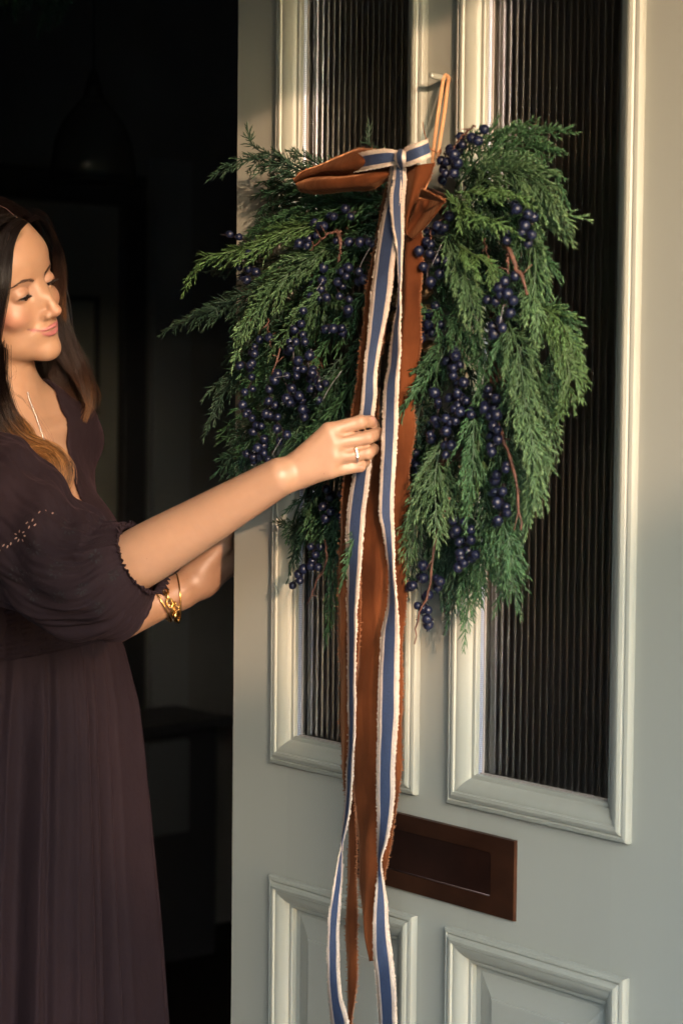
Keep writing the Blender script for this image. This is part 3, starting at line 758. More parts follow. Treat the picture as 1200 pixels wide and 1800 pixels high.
# sleigh bells hanging in the middle of the wreath
bells = empty('sleigh_bells', wd(700, 500, .06), 'dull brass sleigh bells hanging in the wreath centre behind the ribbons', 'bells')
bellm = mat('dull_brass', (.20, .13, .065), .42, .85); darkslot = mat('bell_slot', (.01, .008, .006), .6)
tube('bell_cord', [wd(718, 400, .05), wd(716, 500, .055), wd(712, 640, .055)], .0012, twine, bells, 5)
for (x, y, r) in ((698, 524, 15), (697, 560, 14), (690, 596, 12), (716, 505, 14), (720, 545, 15), (716, 590, 14), (749, 515, 12), (752, 548, 13), (753, 612, 13), (736, 575, 13), (735, 620, 12), (712, 630, 12)):
    c = wd(x, y, .062); R0 = r / 1340
    v, f = ellipsoid_arrays(c, (R0, R0, R0), 18, 12)
    b_ = mesh('bell', v, f, bellm, bells, True)
    ring = [c + np.array([R0 * 1.02 * math.cos(a), R0 * 1.02 * math.sin(a), 0]) for a in np.linspace(0, 2 * math.pi, 24)]
    tube('bell_rim', ring, R0 * .07, bellm, b_, 5)
    tube('bell_slot', [c + np.array([-.5 * R0, -.83 * R0, -.35 * R0]), c + np.array([0, -.9 * R0, -.5 * R0]), c + np.array([.5 * R0, -.8 * R0, -.4 * R0])], R0 * .07, darkslot, b_, 5)

# a little of the garland over the doorway shows at the top corner
gar = empty('door_garland', cp(60, -60, 3.46), 'dark green garland sprays hanging from the top of the doorway', 'garland')
for i, (a, b, c) in enumerate([((40, -60), (34, -20), (30, 14)), ((60, -60), (58, -25), (46, 8)), ((90, -60), (92, -10), (76, 36)), ((110, -60), (112, -15), (104, 20)), ((75, -60), (80, -20), (84, 26)), ((20, -60), (16, -20), (22, 6)), ((130, -60), (128, -30), (116, 6)), ((0, -60), (4, -30), (8, 0))]):
    P = cr([cp(*a, 3.46), cp(*b, 3.45), cp(*c, 3.44)], 20); V, Fc, ag = sprig_geo(P, .026, np.random.default_rng(5000 + i)); o = mesh('conifer_sprig', V, Fc, NM['d'], gar)
    at_ = o.data.attributes.new('age', 'FLOAT', 'POINT'); at_.data.foreach_set('value', ag.astype(np.float32))
tube('garland_rope', [cp(-60, -62, 3.46), cp(60, -58, 3.46), cp(200, -62, 3.46)], .008, woodm, gar)
# ------------------------------------------------------------------ ribbons
def uvx(m):
    t = N(m, 'ShaderNodeUVMap', uv_map='UVMap'); s = N(m, 'ShaderNodeSeparateXYZ'); L(m, t.outputs[0], s.inputs[0]); return t, s
stripe = mat('navy_cream_stripe', (.05, .09, .25), .55, 0, .4)
t, s = uvx(stripe)
r = N(stripe, 'ShaderNodeValToRGB'); r.color_ramp.interpolation = 'CONSTANT'
CREAM = (.62, .49, .38); NAVY = (.040, .060, .118)
els = r.color_ramp.elements; els[0].color = (*CREAM, 1); els[0].position = 0
els[1].color = (*NAVY, 1); els[1].position = .215
e = els.new(.785); e.color = (*CREAM, 1)
L(stripe, s.outputs[0], r.inputs[0])
# grosgrain weave: fine cross ribs
wv = N(stripe, 'ShaderNodeMath', operation='MULTIPLY'); L(stripe, s.outputs[1], wv.inputs[0]); wv.inputs[1].default_value = 2 * math.pi / .00125
sn = N(stripe, 'ShaderNodeMath', operation='SINE'); L(stripe, wv.outputs[0], sn.inputs[0])
wx_ = N(stripe, 'ShaderNodeMath', operation='MULTIPLY'); L(stripe, s.outputs[0], wx_.inputs[0]); wx_.inputs[1].default_value = 150
sx = N(stripe, 'ShaderNodeMath', operation='SINE'); L(stripe, wx_.outputs[0], sx.inputs[0])
ad = N(stripe, 'ShaderNodeMath', operation='ADD'); L(stripe, sn.outputs[0], ad.inputs[0]); L(stripe, sx.outputs[0], ad.inputs[1])
nz = N(stripe, 'ShaderNodeTexNoise'); nz.inputs['Scale'].default_value = 900; L(stripe, coords(stripe), nz.inputs['Vector'])
mr = N(stripe, 'ShaderNodeMapRange'); mr.inputs['From Min'].default_value = -2; mr.inputs['From Max'].default_value = 2; mr.inputs['To Min'].default_value = .6; mr.inputs['To Max'].default_value = 1.4
L(stripe, ad.outputs[0], mr.inputs[0])
m2 = N(stripe, 'ShaderNodeMapRange'); m2.inputs['From Min'].default_value = .3; m2.inputs['From Max'].default_value = .7; m2.inputs['To Min'].default_value = .75; m2.inputs['To Max'].default_value = 1.3
L(stripe, nz.outputs[0], m2.inputs[0])
mm = N(stripe, 'ShaderNodeMath', operation='MULTIPLY'); L(stripe, mr.outputs[0], mm.inputs[0]); L(stripe, m2.outputs[0], mm.inputs[1])
sc = N(stripe, 'ShaderNodeVectorMath', operation='SCALE'); L(stripe, r.outputs[0], sc.inputs[0]); L(stripe, mm.outputs[0], sc.inputs['Scale'])
L(stripe, sc.outputs[0], B(stripe).inputs['Base Color'])
bp_ = N(stripe, 'ShaderNodeBump'); bp_.inputs['Distance'].default_value = .0004; bp_.inputs['Strength'].default_value = .5
L(stripe, ad.outputs[0], bp_.inputs['Height']); L(stripe, bp_.outputs[0], B(stripe).inputs['Normal'])
cream = mat('cream_yarn', CREAM, .8, 0, .2)
velvet = mat('rust_velvet', (.30, .085, .022), 1.0, 0, .04, Sheen_Weight=.5, Sheen_Roughness=.3)
B(velvet).inputs['Sheen Tint'].default_value = (.75, .34, .16, 1)
noise_color(velvet, (.055, .0165, .0065), (.135, .040, .0135), 17, 9, (1, 1, .6), .34, .66)
bump(velvet, 38, .55, .006, (1, 1, .35), 4); bump(velvet, 900, .2, .0005)
velfr = mat('velvet_fray', (.30, .115, .045), .9)

sr = empty('striped_ribbon', wd(704, 276, .17), 'navy ribbon with frayed cream edges, tied in a flat bow with two long tails', 'ribbon')
vr = empty('velvet_ribbon', wd(710, 300, .14), 'wide rust brown velvet ribbon with raw edges tied behind the striped ribbon', 'ribbon')

def tail(name, rows, m, parent, n=170, across=7, curl=.003, seed=0, fr=None, wob=0.0, wobf=30):
    a = [(xl, y, dl) for y, xl, dl, xr, dr in rows]; b = [(xr, y, dr) for y, xl, dl, xr, dr in rows]
    o, G = loft(name, [a, b], n, across, m, parent, wob=wob, wobf=wobf, prof=([0, .5, 1], [0, curl, 0]))
    if fr:
        fm, ln, rad, step = fr
        for sd in (0, 1): fringe('frayed_edge', G, sd, fm, o, step, ln, rad, seed=seed + sd)
    return o
FR = (cream, .0019, .00095, .00075); FV = (velfr, .0042, .0004, .0007)
# rows: y, left x, left d, right x, right d
T1 = [(285, 687, .160, 703, .162), (320, 683, .158, 705, .163), (350, 680, .157, 704, .163), (400, 668, .156, 700, .162), (450, 660, .158, 694, .160), (515, 653, .160, 687, .157), (580, 647, .162, 675, .155), (655, 640, .166, 662, .158),
      (700, 636, .172, 661, .165), (735, 632, .176, 657, .170), (790, 626, .176, 653, .172), (835, 620, .172, 649, .170), (900, 611, .166, 642, .164), (960, 609, .160, 636, .164), (1040, 610, .150, 630, .166), (1080, 611, .150, 626, .168), (1150, 611, .150, 625, .164), (1220, 612, .150, 624, .162),
      (1300, 612, .148, 623, .160), (1360, 610, .146, 619, .158), (1410, 607, .146, 616, .156), (1450, 603, .148, 611, .154), (1485, 600, .152, 602.5, .150), (1510, 594, .157, 602, .147), (1550, 587, .160, 601, .146), (1600, 579, .160, 598, .150), (1650, 576, .158, 595, .150), (1700, 575, .156, 596, .152),
      (1750, 578, .152, 600, .154), (1800, 583, .150, 612, .156), (1850, 588, .15, 618, .156)]
T2 = [(288, 692, .164, 712, .160), (320, 690, .166, 713, .160), (350, 686, .168, 711, .160), (390, 689, .168, 709, .160), (425, 695, .166, 708, .160), (455, 698, .164, 706, .160), (490, 700, .160, 705.5, .158), (525, 699, .156, 704, .160), (548, 697, .154, 704, .164),
      (572, 691, .155, 702.5, .168), (610, 686, .158, 703, .170), (640, 683, .162, 702, .170), (670, 677, .168, 700, .172), (705, 674.5, .174, 699, .174), (760, 672, .178, 697, .172), (830, 669, .178, 694, .170), (900, 667, .174, 690.5, .166), (930, 672, .170, 692, .164), (980, 680, .160, 692.5, .164),
      (1020, 684, .156, 694, .168), (1060, 682, .158, 697, .170), (1110, 671, .164, 700, .166), (1150, 668, .166, 701, .162), (1200, 666, .166, 700, .160), (1260, 664, .165, 699, .158), (1340, 662.5, .163, 694, .156), (1400, 662.5, .160, 692, .156), (1440, 663, .158, 688, .156),
      (1480, 663, .152, 680, .160), (1503, 663.5, .150, 672, .163), (1520, 665, .152, 669.5, .160), (1540, 664, .156, 672, .156), (1580, 659, .162, 679, .152), (1620, 656, .164, 682, .152), (1665, 656, .163, 687, .154), (1710, 660, .160, 692, .158), (1760, 664, .158, 695, .160), (1800, 666, .156, 697, .160), (1850, 668, .155, 699, .16)]
tail('tail', T1, stripe, sr, 220, 7, .0008, 11, FR, .0006, 70)
tail('tail', T2, stripe, sr, 220, 7, .0008, 21, FR, .0006, 60)
o, G = loft('bow_loop', [[(617, 273, .150), (650, 265, .172), (680, 262, .175), (703, 266, .168)], [(621, 303, .150), (652, 298, .172), (682, 292, .175), (702, 287, .168)]], 40, 7, stripe, sr)
for sd in (0, 1): fringe('frayed_edge', G, sd, cream, o, .0008, .0019, .0009, seed=31 + sd)
o, G = loft('bow_loop', [[(703, 268, .168), (718, 257, .175), (735, 251, .172), (751, 244, .150)], [(706, 292, .168), (722, 290, .175), (742, 282, .172), (757, 275, .150)]], 40, 7, stripe, sr)
for sd in (0, 1): fringe('frayed_edge', G, sd, cream, o, .0008, .0019, .0009, seed=41 + sd)
# backs of the loops
loft('bow_loop', [[(617, 273, .150), (650, 268, .138), (703, 270, .150)], [(621, 303, .150), (655, 300, .138), (702, 287, .150)]], 30, 5, stripe, sr)
loft('bow_loop', [[(703, 268, .150), (730, 256, .140), (751, 244, .150)], [(706, 290, .150), (735, 285, .140), (757, 275, .150)]], 30, 5, stripe, sr)
# knot: the ribbon wrapped once over the middle
o, G = loft('knot', [[(698, 266, .166), (694, 272, .180), (695, 284, .181), (701, 294, .168)], [(703, 262, .168), (704, 270, .186), (705, 282, .186), (706, 294, .170)], [(712, 264, .164), (713, 272, .180), (713, 284, .180), (711, 294, .166)]], 20, 9, stripe, sr)
fringe('frayed_edge', G, 0, cream, o, .0009, .0022, .0006, seed=51)

# velvet tails
VA = [(285, 690, .130, 715, .130), (330, 676, .130, 706, .130), (400, 664, .132, 698, .126), (450, 655, .136, 691, .124), (550, 640, .142, 678, .120), (650, 629, .146, 667, .118), (720, 621, .148, 663, .116), (800, 609, .150, 655, .120), (875, 601, .150, 646, .130), (950, 597, .144, 636, .146), (1050, 596, .136, 633, .152),
      (1150, 596, .132, 629, .152), (1250, 598, .130, 625, .150), (1350, 603, .130, 622, .148), (1440, 611, .132, 624, .146), (1520, 611, .134, 628, .146), (1600, 610, .136, 627, .146), (1700, 610, .138, 626, .144), (1760, 611, .138, 623, .144), (1815, 612, .14, 618, .142), (1850, 612, .14, 617, .142)]
VB = [(395, 706, .130, 741, .126), (440, 708, .130, 742, .126), (490, 708, .132, 742, .128), (550, 706, .134, 741, .130), (600, 704, .138, 737, .130), (660, 700, .142, 728, .132), (700, 694, .144, 724, .134), (750, 676, .148, 727, .134), (790, 661, .152, 725, .132), (830, 651, .154, 722, .130), (900, 641, .154, 720, .128), (950, 636, .152, 712, .126),
      (1050, 632, .150, 710, .122), (1100, 630, .150, 710, .122), (1170, 628, .150, 708, .120), (1250, 624, .148, 707, .120), (1350, 622, .146, 701, .120), (1420, 623, .146, 697, .120), (1470, 626, .146, 689, .124), (1520, 632, .146, 681, .128), (1560, 634, .146, 675, .132), (1620, 641, .146, 666, .138), (1665, 649, .146, 662, .142), (1688, 655, .146, 660, .144)]
tail('tail', VA, velvet, vr, 200, 9, .004, 61, FV, .002, 34)
tail('tail', VB, velvet, vr, 200, 13, .010, 71, FV, .0035, 24)
# big left loop: upper face, inner fold, lower roll
rails = [
 [(700, 270, .140), (664, 264, .150), (632, 262, .154), (600, 273, .152), (562, 290, .148), (532, 301, .146), (516, 316, .142)],
 [(700, 278, .140), (665, 283, .160), (635, 286, .168), (602, 294, .166), (566, 300, .160), (536, 310, .152), (517, 320, .142)],
 [(700, 285, .138), (668, 298, .150), (640, 304, .150), (606, 309, .146), (570, 309, .142), (543, 312, .142), (519, 322, .140)],
 [(700, 290, .142), (670, 302, .162), (642, 308, .172), (608, 314, .174), (570, 317, .170), (540, 321, .160), (521, 327, .145)],
 [(700, 298, .142), (674, 312, .158), (645, 323, .168), (610, 328, .170), (572, 331, .168), (545, 334, .158), (524, 333, .145)],
 [(698, 303, .130), (676, 320, .134), (650, 334, .140), (612, 336, .142), (574, 340, .142), (548, 340, .140), (528, 337, .136)]]
o, G = loft('bow_loop', rails, 60, 26, velvet, vr, thick=.0012)
for sd in (0, 1): fringe('frayed_edge', G, sd, velfr, o, .0008, .0035, .0004, seed=81 + sd)
rails = [[(545, 314, .135), (530, 318, .135), (518, 322, .135)], [(560, 322, .150), (540, 326, .152), (521, 330, .145)]]
# right loops
rails = [
 [(712, 296, .150), (712, 325, .152), (712, 355, .150), (711, 385, .148), (712, 412, .146)],
 [(736, 290, .158), (730, 322, .168), (722, 352, .166), (715, 382, .158), (713, 412, .148)],
 [(764, 286, .140), (752, 322, .146), (737, 350, .150), (722, 382, .150), (714, 413, .148)]]
o, G = loft('bow_loop', rails, 50, 12, velvet, vr, thick=.0012); fringe('frayed_edge', G, 1, velfr, o, .0008, .0035, .0004, seed=91)
rails = [
 [(735, 350, .172), (728, 370, .168), (718, 392, .156), (712, 410, .148)],
 [(756, 350, .152), (743, 374, .150), (728, 398, .146), (717, 415, .146)],
 [(781, 353, .182), (764, 378, .178), (743, 403, .164), (724, 420, .152)]]
o, G = loft('bow_loop', rails, 40, 12, velvet, vr, thick=.0012)
e0 = cr([wd(742, 335, .135), wd(757, 342, .125), wd(779, 353, .134)], 30); e1 = cr([wd(735, 350, .128), wd(754, 350, .118), wd(779, 353, .134)], 30)
rails2 = [[(740, 332, .180), (757, 339, .190), (771, 346, .190), (782, 353, .184)], [(736, 346, .172), (752, 350, .172), (766, 353, .176), (781, 357, .182)]]
o2, G2 = loft('bow_loop', rails2, 20, 5, velvet, vr, thick=.0012); fringe('frayed_edge', G2, 0, velfr, o2, .0008, .0035, .0004, seed=95)
v, f = ellipsoid_arrays(wd(712, 292, .14), (.016, .012, .018), 16, 10); mesh('knot', v, f, velvet, vr, True)
# ------------------------------------------------------------------ the woman
def proj(P):
    P = np.atleast_2d(P) - CAM; z = P @ Fv
    return 600 + FPX * (P @ Rv) / z, 900 - FPX * (P @ Uv) / z, z

def smin(a, b, k):
    if k <= 0: return np.minimum(a, b)
    h = np.clip(.5 + .5 * (b - a) / k, 0, 1); return b * (1 - h) + a * h - k * h * (1 - h)
def smax(a, b, k): return -smin(-a, -b, k)
def ell(P, c, r, ax=None):
    q = P - np.asarray(c, np.float32)
    if ax is not None: q = q @ np.asarray(ax, np.float32).T
    r = np.asarray(r, np.float32); k0 = np.linalg.norm(q / r, axis=1); k1 = np.linalg.norm(q / (r * r), axis=1) + 1e-9
    return k0 * (k0 - 1) / k1
def cap(P, a, b, ra, rb=None):
    rb = ra if rb is None else rb
    a = np.asarray(a, np.float32); b = np.asarray(b, np.float32); ab = b - a
    t = np.clip((P - a) @ ab / (ab @ ab + 1e-12), 0, 1)
    return np.linalg.norm(P - a - t[:, None] * ab, axis=1) - (ra + (rb - ra) * t)
def chain(P, pts, rs, k=0.004):
    d = None
    for i in range(len(pts) - 1):
        e = cap(P, pts[i], pts[i + 1], rs[i], rs[i + 1]); d = e if d is None else smin(d, e, k)
    return d

def surface_nets(fn, lo, hi, h, blk=8):
    lo = np.asarray(lo, float); n = np.ceil((np.asarray(hi) - lo) / h).astype(int); nb_ = np.ceil(n / blk).astype(int); n = nb_ * blk
    gc = np.stack(np.meshgrid(*[np.arange(k) for k in nb_], indexing='ij'), -1).reshape(-1, 3)
    cc = lo + (gc * blk + blk / 2) * h
    dc = fn(cc.astype(np.float32)); act = np.abs(dc) < h * blk * .87 * 1.35 + .003
    Vg = np.ones(n + 1, np.float32)
    blocks = Vg[:-1, :-1, :-1].reshape(nb_[0], blk, nb_[1], blk, nb_[2], blk)
    sg = np.sign(dc).reshape(nb_)
    blocks[:] = sg[:, None, :, None, :, None]
    ga = gc[act]; off = np.stack(np.meshgrid(*[np.arange(blk + 1)] * 3, indexing='ij'), -1).reshape(-1, 3)
    for s in range(0, len(ga), 400):
        g = ga[s:s + 400]; idx = (g[:, None, :] * blk + off[None]).reshape(-1, 3)
        v = fn((lo + idx * h).astype(np.float32)); Vg[idx[:, 0], idx[:, 1], idx[:, 2]] = v
    ins = Vg < 0
    c = [ins[i:n[0] + i, j:n[1] + j, k:n[2] + k] for i in (0, 1) for j in (0, 1) for k in (0, 1)]
    sm = sum(x.astype(np.int8) for x in c); mk = (sm > 0) & (sm < 8); cells = np.argwhere(mk)
    vid = -np.ones(n, np.int32); vid[mk] = np.arange(len(cells))
    acc = np.zeros((len(cells), 3)); cnt = np.zeros(len(cells))
    co_ = [(i, j, k) for i in (0, 1) for j in (0, 1) for k in (0, 1)]
    for a_ in range(8):
        for b_ in range(a_ + 1, 8):
            df = np.array(co_[b_]) - np.array(co_[a_])
            if np.abs(df).sum() != 1: continue
            pa = cells + co_[a_]; pb = cells + co_[b_]
            va = Vg[pa[:, 0], pa[:, 1], pa[:, 2]]; vb = Vg[pb[:, 0], pb[:, 1], pb[:, 2]]
            cr_ = (va < 0) != (vb < 0); t = np.where(cr_, va / (va - vb + 1e-12), 0)
            acc += np.where(cr_[:, None], pa + df * t[:, None], 0); cnt += cr_
    Vv = lo + acc / cnt[:, None] * h
    F_ = []
    for ax in range(3):
        o1, o2 = [(1, 2), (2, 0), (0, 1)][ax]
        s0 = [slice(1, n[q]) for q in range(3)]; s0[ax] = slice(0, n[ax]); s1 = list(s0); s1[ax] = slice(1, n[ax] + 1)
        A_, B_ = ins[tuple(s0)], ins[tuple(s1)]; e = np.argwhere(A_ != B_); base = e.copy()
        for q in range(3):
            if q != ax: base[:, q] += 1
        sgn = ins[base[:, 0], base[:, 1], base[:, 2]]
        def g(d1, d2):
            b = base.copy(); b[:, o1] -= d1; b[:, o2] -= d2; return vid[b[:, 0], b[:, 1], b[:, 2]]
        q = np.stack([g(0, 0), g(1, 0), g(1, 1), g(0, 1)], 1)
        q[~sgn] = q[~sgn][:, ::-1]; F_.append(q)
    F_ = np.vstack(F_); F_ = F_[(F_ >= 0).all(1)]
    return Vv, F_

rad = math.radians
# head axes
psi, rol, pit = rad(59), rad(25), rad(4)
f0 = math.sin(psi) * Rv + math.cos(psi) * Tv; h0 = math.cos(psi) * Rv - math.sin(psi) * Tv
HL = math.cos(rol) * h0 + math.sin(rol) * Uv; u1 = math.cos(rol) * Uv - math.sin(rol) * h0
HU = math.cos(pit) * u1 + math.sin(pit) * f0; HF = math.cos(pit) * f0 - math.sin(pit) * u1
HAX = np.array([HL, HF, HU])
HS = .001 * .978
H0 = cp(58, 505, 2.88) - HF * .062
def hw_(p): return H0 + (np.asarray(p, float) * HS) @ HAX       # head millimetres -> world
def hl(P): return ((P - H0.astype(np.float32)) @ HAX.T.astype(np.float32)) / HS

LIPU = [(-30, 66.5, -50.5), (-17, 77.5, -56.5), (-9, 82.5, -56.2), (-3.5, 84.8, -54.8), (0, 84.8, -55.8), (3.5, 84.8, -54.8), (9, 82.5, -56.2), (17, 77.5, -56.5), (30, 66.5, -50.5)]
LIPUR = [.8, 1.7, 2.5, 2.9, 2.7, 2.9, 2.5, 1.7, .8]
LIPL = [(-29, 67, -51.8), (-16, 76.3, -61.5), (-8, 80.3, -64.6), (0, 81.8, -65.6), (8, 80.3, -64.6), (16, 76.3, -61.5), (29, 67, -51.8)]
LIPLR = [.8, 2.3, 3.5, 3.9, 3.5, 2.3, .8]
def lips(Q): return np.minimum(chain(Q, LIPU, LIPUR, .5), chain(Q, LIPL, LIPLR, .5))
def near(fn, c, R):
    c = np.asarray(c, np.float32)
    def f(P):
        dd = np.linalg.norm(P - c, axis=1); out = (dd - R * .8).astype(np.float32); m = dd < R
        if m.any(): out[m] = fn(P[m])
        return out
    return f
def head_sdf(P):
    Q = hl(P)
    S = Q.copy(); S[:, 0] = np.abs(S[:, 0])                        # mirrored copy
    d = ell(Q, (0, -14, 44), (73, 90, 77))
    d = smin(d, ell(Q, (0, 20, -14), (60, 57, 70)), 18)
    d = smin(d, ell(Q, (0, 40, -66), (41, 37, 38)), 20)
    d = smin(d, ell(S, (16, 20, -74), (34, 40, 24)), 16)           # jaw
    d = smin(d, ell(Q, (0, 67, -91), (19, 16, 15)), 15)            # chin
    d = smin(d, ell(Q, (0, 52, -56), (29, 27, 22)), 12)            # muzzle
    d = smin(d, ell(S, (35, 53, -29), (21, 18, 17)), 13)           # cheek
    d = smin(d, ell(Q, (0, 48, 38), (54, 31, 32)), 18)             # forehead
    d = smin(d, ell(S, (22, 62, 17), (20, 13, 8)), 10)             # brow
    d = smax(d, -ell(S, (31, 82, 3), (17, 13, 10.5)), 11)          # socket
    d = smax(d, -ell(S, (15, 82, -1), (5, 6.5, 9)), 9)
    nose = cap(Q, (0, 70, 12), (0, 85, -15), 5.0, 6.2)
    nose = smin(nose, cap(Q, (0, 85, -15), (0, 93, -33), 6.2, 7.6), 5)
    nose = smin(nose, ell(Q, (0, 93, -33.5), (8.4, 7.8, 7.2)), 4)
    nose = smin(nose, ell(S, (7.5, 73, -14), (8.5, 11, 22)), 8)
    nose = smin(nose, ell(S, (10.5, 83, -37), (6.2, 9, 6.6)), 4)
    nose = smin(nose, cap(Q, (0, 78, -43), (0, 90, -38), 4.0, 4.5), 4)
    d = smin(d, nose, 8)
    d = smax(d, -ell(S, (5.8, 86, -43.5), (2.9, 4.6, 2.4)), 1.6)
    # eyelids and the slit between them
    lid = ell(S, (31, 62, 0), (14.2, 13.4, 13.2))
    d = smin(d, lid, 3.0)
    d = smax(d, -ell(S, (30.5, 76, -3.8), (12.6, 7.5, 3.0)), .8)
    d = smax(d, -(np.linalg.norm(S - np.array((31, 74.3, 6.8), np.float32), axis=1) * 0 + ell(S, (30, 77.5, 7.4), (13.5, 2.6, 1.0))), 1.6)   # crease
    # lips
    d = smin(d, lips(Q), 2.2)
    g = chain(S, [(34, 65.5, -49.0), (20, 77.5, -57.0), (10, 84.0, -60.1), (0, 86.3, -60.4)], [1.5, .9, .8, .8], 1)
    d = smax(d, -g, 1.1)
    d = smax(d, -cap(Q, (0, 89, -47), (0, 90.5, -52), 3, 2.6), 3.5)
    d = smax(d, -chain(S, [(15, 84, -38), (24, 75, -46), (31, 68, -56)], [1.0, 1.3, .8], 1), 5)   # smile fold
    d = smax(d, -ell(Q, (0, 90, -77), (14, 7.5, 4.5)), 6)
    # ear
    d = smin(d, ell(S, (74, -6, -8), (5, 12, 22)), 4)
    return d * HS

# torso axes
tpsi = rad(48)
Zw = np.array([0, 0, 1.0]); Rh = Rv - Zw * Rv[2]; Rh /= np.linalg.norm(Rh); Th = Tv - Zw * Tv[2]; Th /= np.linalg.norm(Th)
TF = math.sin(tpsi) * Rh + math.cos(tpsi) * Th; TL = math.cos(tpsi) * Rh - math.sin(tpsi) * Th
TAX = np.array([TL, TF, Zw]); T0 = cp(8, 900, 2.97)
def tw(p): return T0 + np.asarray(p, float) @ TAX
def tl(P): return (P - T0.astype(np.float32)) @ TAX.T.astype(np.float32)
SH1 = tw((-.155, -.005, .095)); SH2 = tw((.098, -.015, .080))
EL1 = cp(182, 1018, 2.63); DH = float(proj(wd(640, 760, .176))[2][0])
def hp(x, y, o): return cp(x, y, DH - o)
WR1 = hp(492, 838, .016)
EL2 = cp(110, 1122, 2.99); WR2 = cp(318, 1040, 3.03)
def torso_sdf(P, g=0.0):
    q = tl(P); s = q.copy(); s[:, 0] = np.abs(s[:, 0])
    d = ell(q, (0, 0, -.03), (.138, .098, .18))
    d = smin(d, ell(s, (.065, .070, -.045), (.062, .058, .062)), .035)
    d = smin(d, cap(s, (0, -.005, .105), (.128, -.01, .096), .048, .040), .04)
    d = smin(d, cap(s, (.02, -.012, .175), (.10, -.012, .118), .035, .036), .04)
    d = smin(d, ell(q, (0, 0, -.22), (.118, .094, .16)), .04)
    return d - g
NK0 = tw((0, -.012, .10)); NK1 = hw_((0, -22, -58))
HAND = dict(index=[(578, 758, .027), (633, 742, .025), (650, 741, .010), (658, 747, -.002)], middle=[(588, 779, .029), (646, 769, .026), (664, 762, .008), (664, 765, -.008)],
            ring=[(588, 804, .028), (645, 796, .024), (655, 790, .006), (652, 786, -.008)], pinky=[(580, 827, .023), (632, 819, .019), (641, 812, .003), (638, 806, -.008)])
HR = dict(index=[.0096, .0082, .0073, .0064], middle=[.0094, .0082, .0074, .0064], ring=[.0092, .0081, .0071, .0062], pinky=[.0088, .0071, .0063, .0056])
def hand_sdf(P):
    w0 = hp(500, 834, .015)
    palm = None
    for nm, yy, r0 in (('index', 826, .0125), ('middle', 831, .0125), ('ring', 837, .0125), ('pinky', 842, .0120)):
        e = cap(P, hp(508, yy, .012), hp(*HAND[nm][0]), r0, HR[nm][0] + .0008); palm = e if palm is None else smin(palm, e, .012)
    palm = smin(palm, cap(P, hp(530, 832, .006), hp(575, 812, .012), .015, .013), .010)
    d = palm
    for nm in HAND:
        pts = [hp(*p) for p in HAND[nm]]; f = chain(P, pts, HR[nm], .002)
        # a slight knuckle
        f = smin(f, ell(P, hp(HAND[nm][1][0], HAND[nm][1][1], HAND[nm][1][2] + .0008), (HR[nm][1] * .98,) * 3), .002)
        d = smin(d, smin(palm, f, .0035), .0004)
    for a, b in (((598, 769, .033), (656, 752, .027)), ((612, 794, .034), (655, 782, .026)), ((604, 826, .031), (644, 810, .024))):
        d = smax(d, -cap(P, hp(*a), hp(*b), .0010, .0022), .0022)
    th = chain(P, [hp(520, 812, .004), hp(575, 790, -.010), hp(622, 768, -.014), hp(648, 752, -.012)], [.013, .0115, .0095, .0075], .006)
    return smin(d, th, .004)
def hand2_sdf(P):
    pts = lambda *a: [cp(*p) for p in a]
    d = chain(P, pts((318, 1040, 3.03), (352, 1018, 3.045), (385, 985, 3.06)), [.0235, .026, .030], .012)
    d = smin(d, cap(P, cp(345, 1012, 3.04), cp(398, 962, 3.055), .019, .016), .012)
    for i, (a, b, c) in enumerate((((392, 955, 3.06), (425, 940, 3.085), (455, 950, 3.09)), ((395, 972, 3.065), (432, 962, 3.09), (462, 972, 3.10)), ((395, 988, 3.07), (430, 985, 3.095), (458, 992, 3.10)), ((388, 1002, 3.07), (420, 1003, 3.09), (442, 1008, 3.10)))):
        d = smin(d, chain(P, pts(a, b, c), [.011, .009, .007], .003), .006)
    return smin(d, chain(P, pts((355, 1000, 3.03), (392, 960, 3.03), (400, 935, 3.035)), [.015, .0115, .009], .005), .008)
ARM1 = [SH1, EL1, EL1 + (WR1 - EL1) * .25, EL1 + (WR1 - EL1) * .6, EL1 + (WR1 - EL1) * .88, WR1]
ARM1R = [.044, .0365, .0368, .0305, .0250, .0226]
ARM2 = [SH2, EL2, EL2 + (WR2 - EL2) * .3, EL2 + (WR2 - EL2) * .8, WR2]
ARM2R = [.043, .037, .0375, .0275, .0240]
def limb(P, pts, rs):
    q = cr([(*p, r) for p, r in zip(pts, rs)], 22); d = None
    for i in range(21):
        e = cap(P, q[i, :3], q[i + 1, :3], q[i, 3], q[i + 1, 3]); d = e if d is None else np.minimum(d, e)
    return d
def trunk_sdf(P):
    d = torso_sdf(P)
    d = smin(d, cap(P, NK0, NK1, .056, .051), .025)
    q = tl(P); s = q.copy(); s[:, 0] = np.abs(s[:, 0])
    d = smin(d, cap(s, (.012, .062, .105), (.12, .030, .130), .007, .008), .02)       # collar bones
    return smin(d, cap(P, ARM2[0], ARM2[1], ARM2R[0], ARM2R[1]), .02)
def body_sdf(P):
    d = trunk_sdf(P)
    d = smin(d, HEADF(P), .014)
    d = smin(d, cap(P, ARM1[0], ARM1[1], ARM1R[0], ARM1R[1]), .02); d = smin(d, limb(P, ARM1[1:], ARM1R[1:]), .004); d = smin(d, limb(P, ARM2[1:], ARM2R[1:]), .004)
    d = smin(d, HANDF(P), .006); d = smin(d, HAND2F(P), .008)
    return d

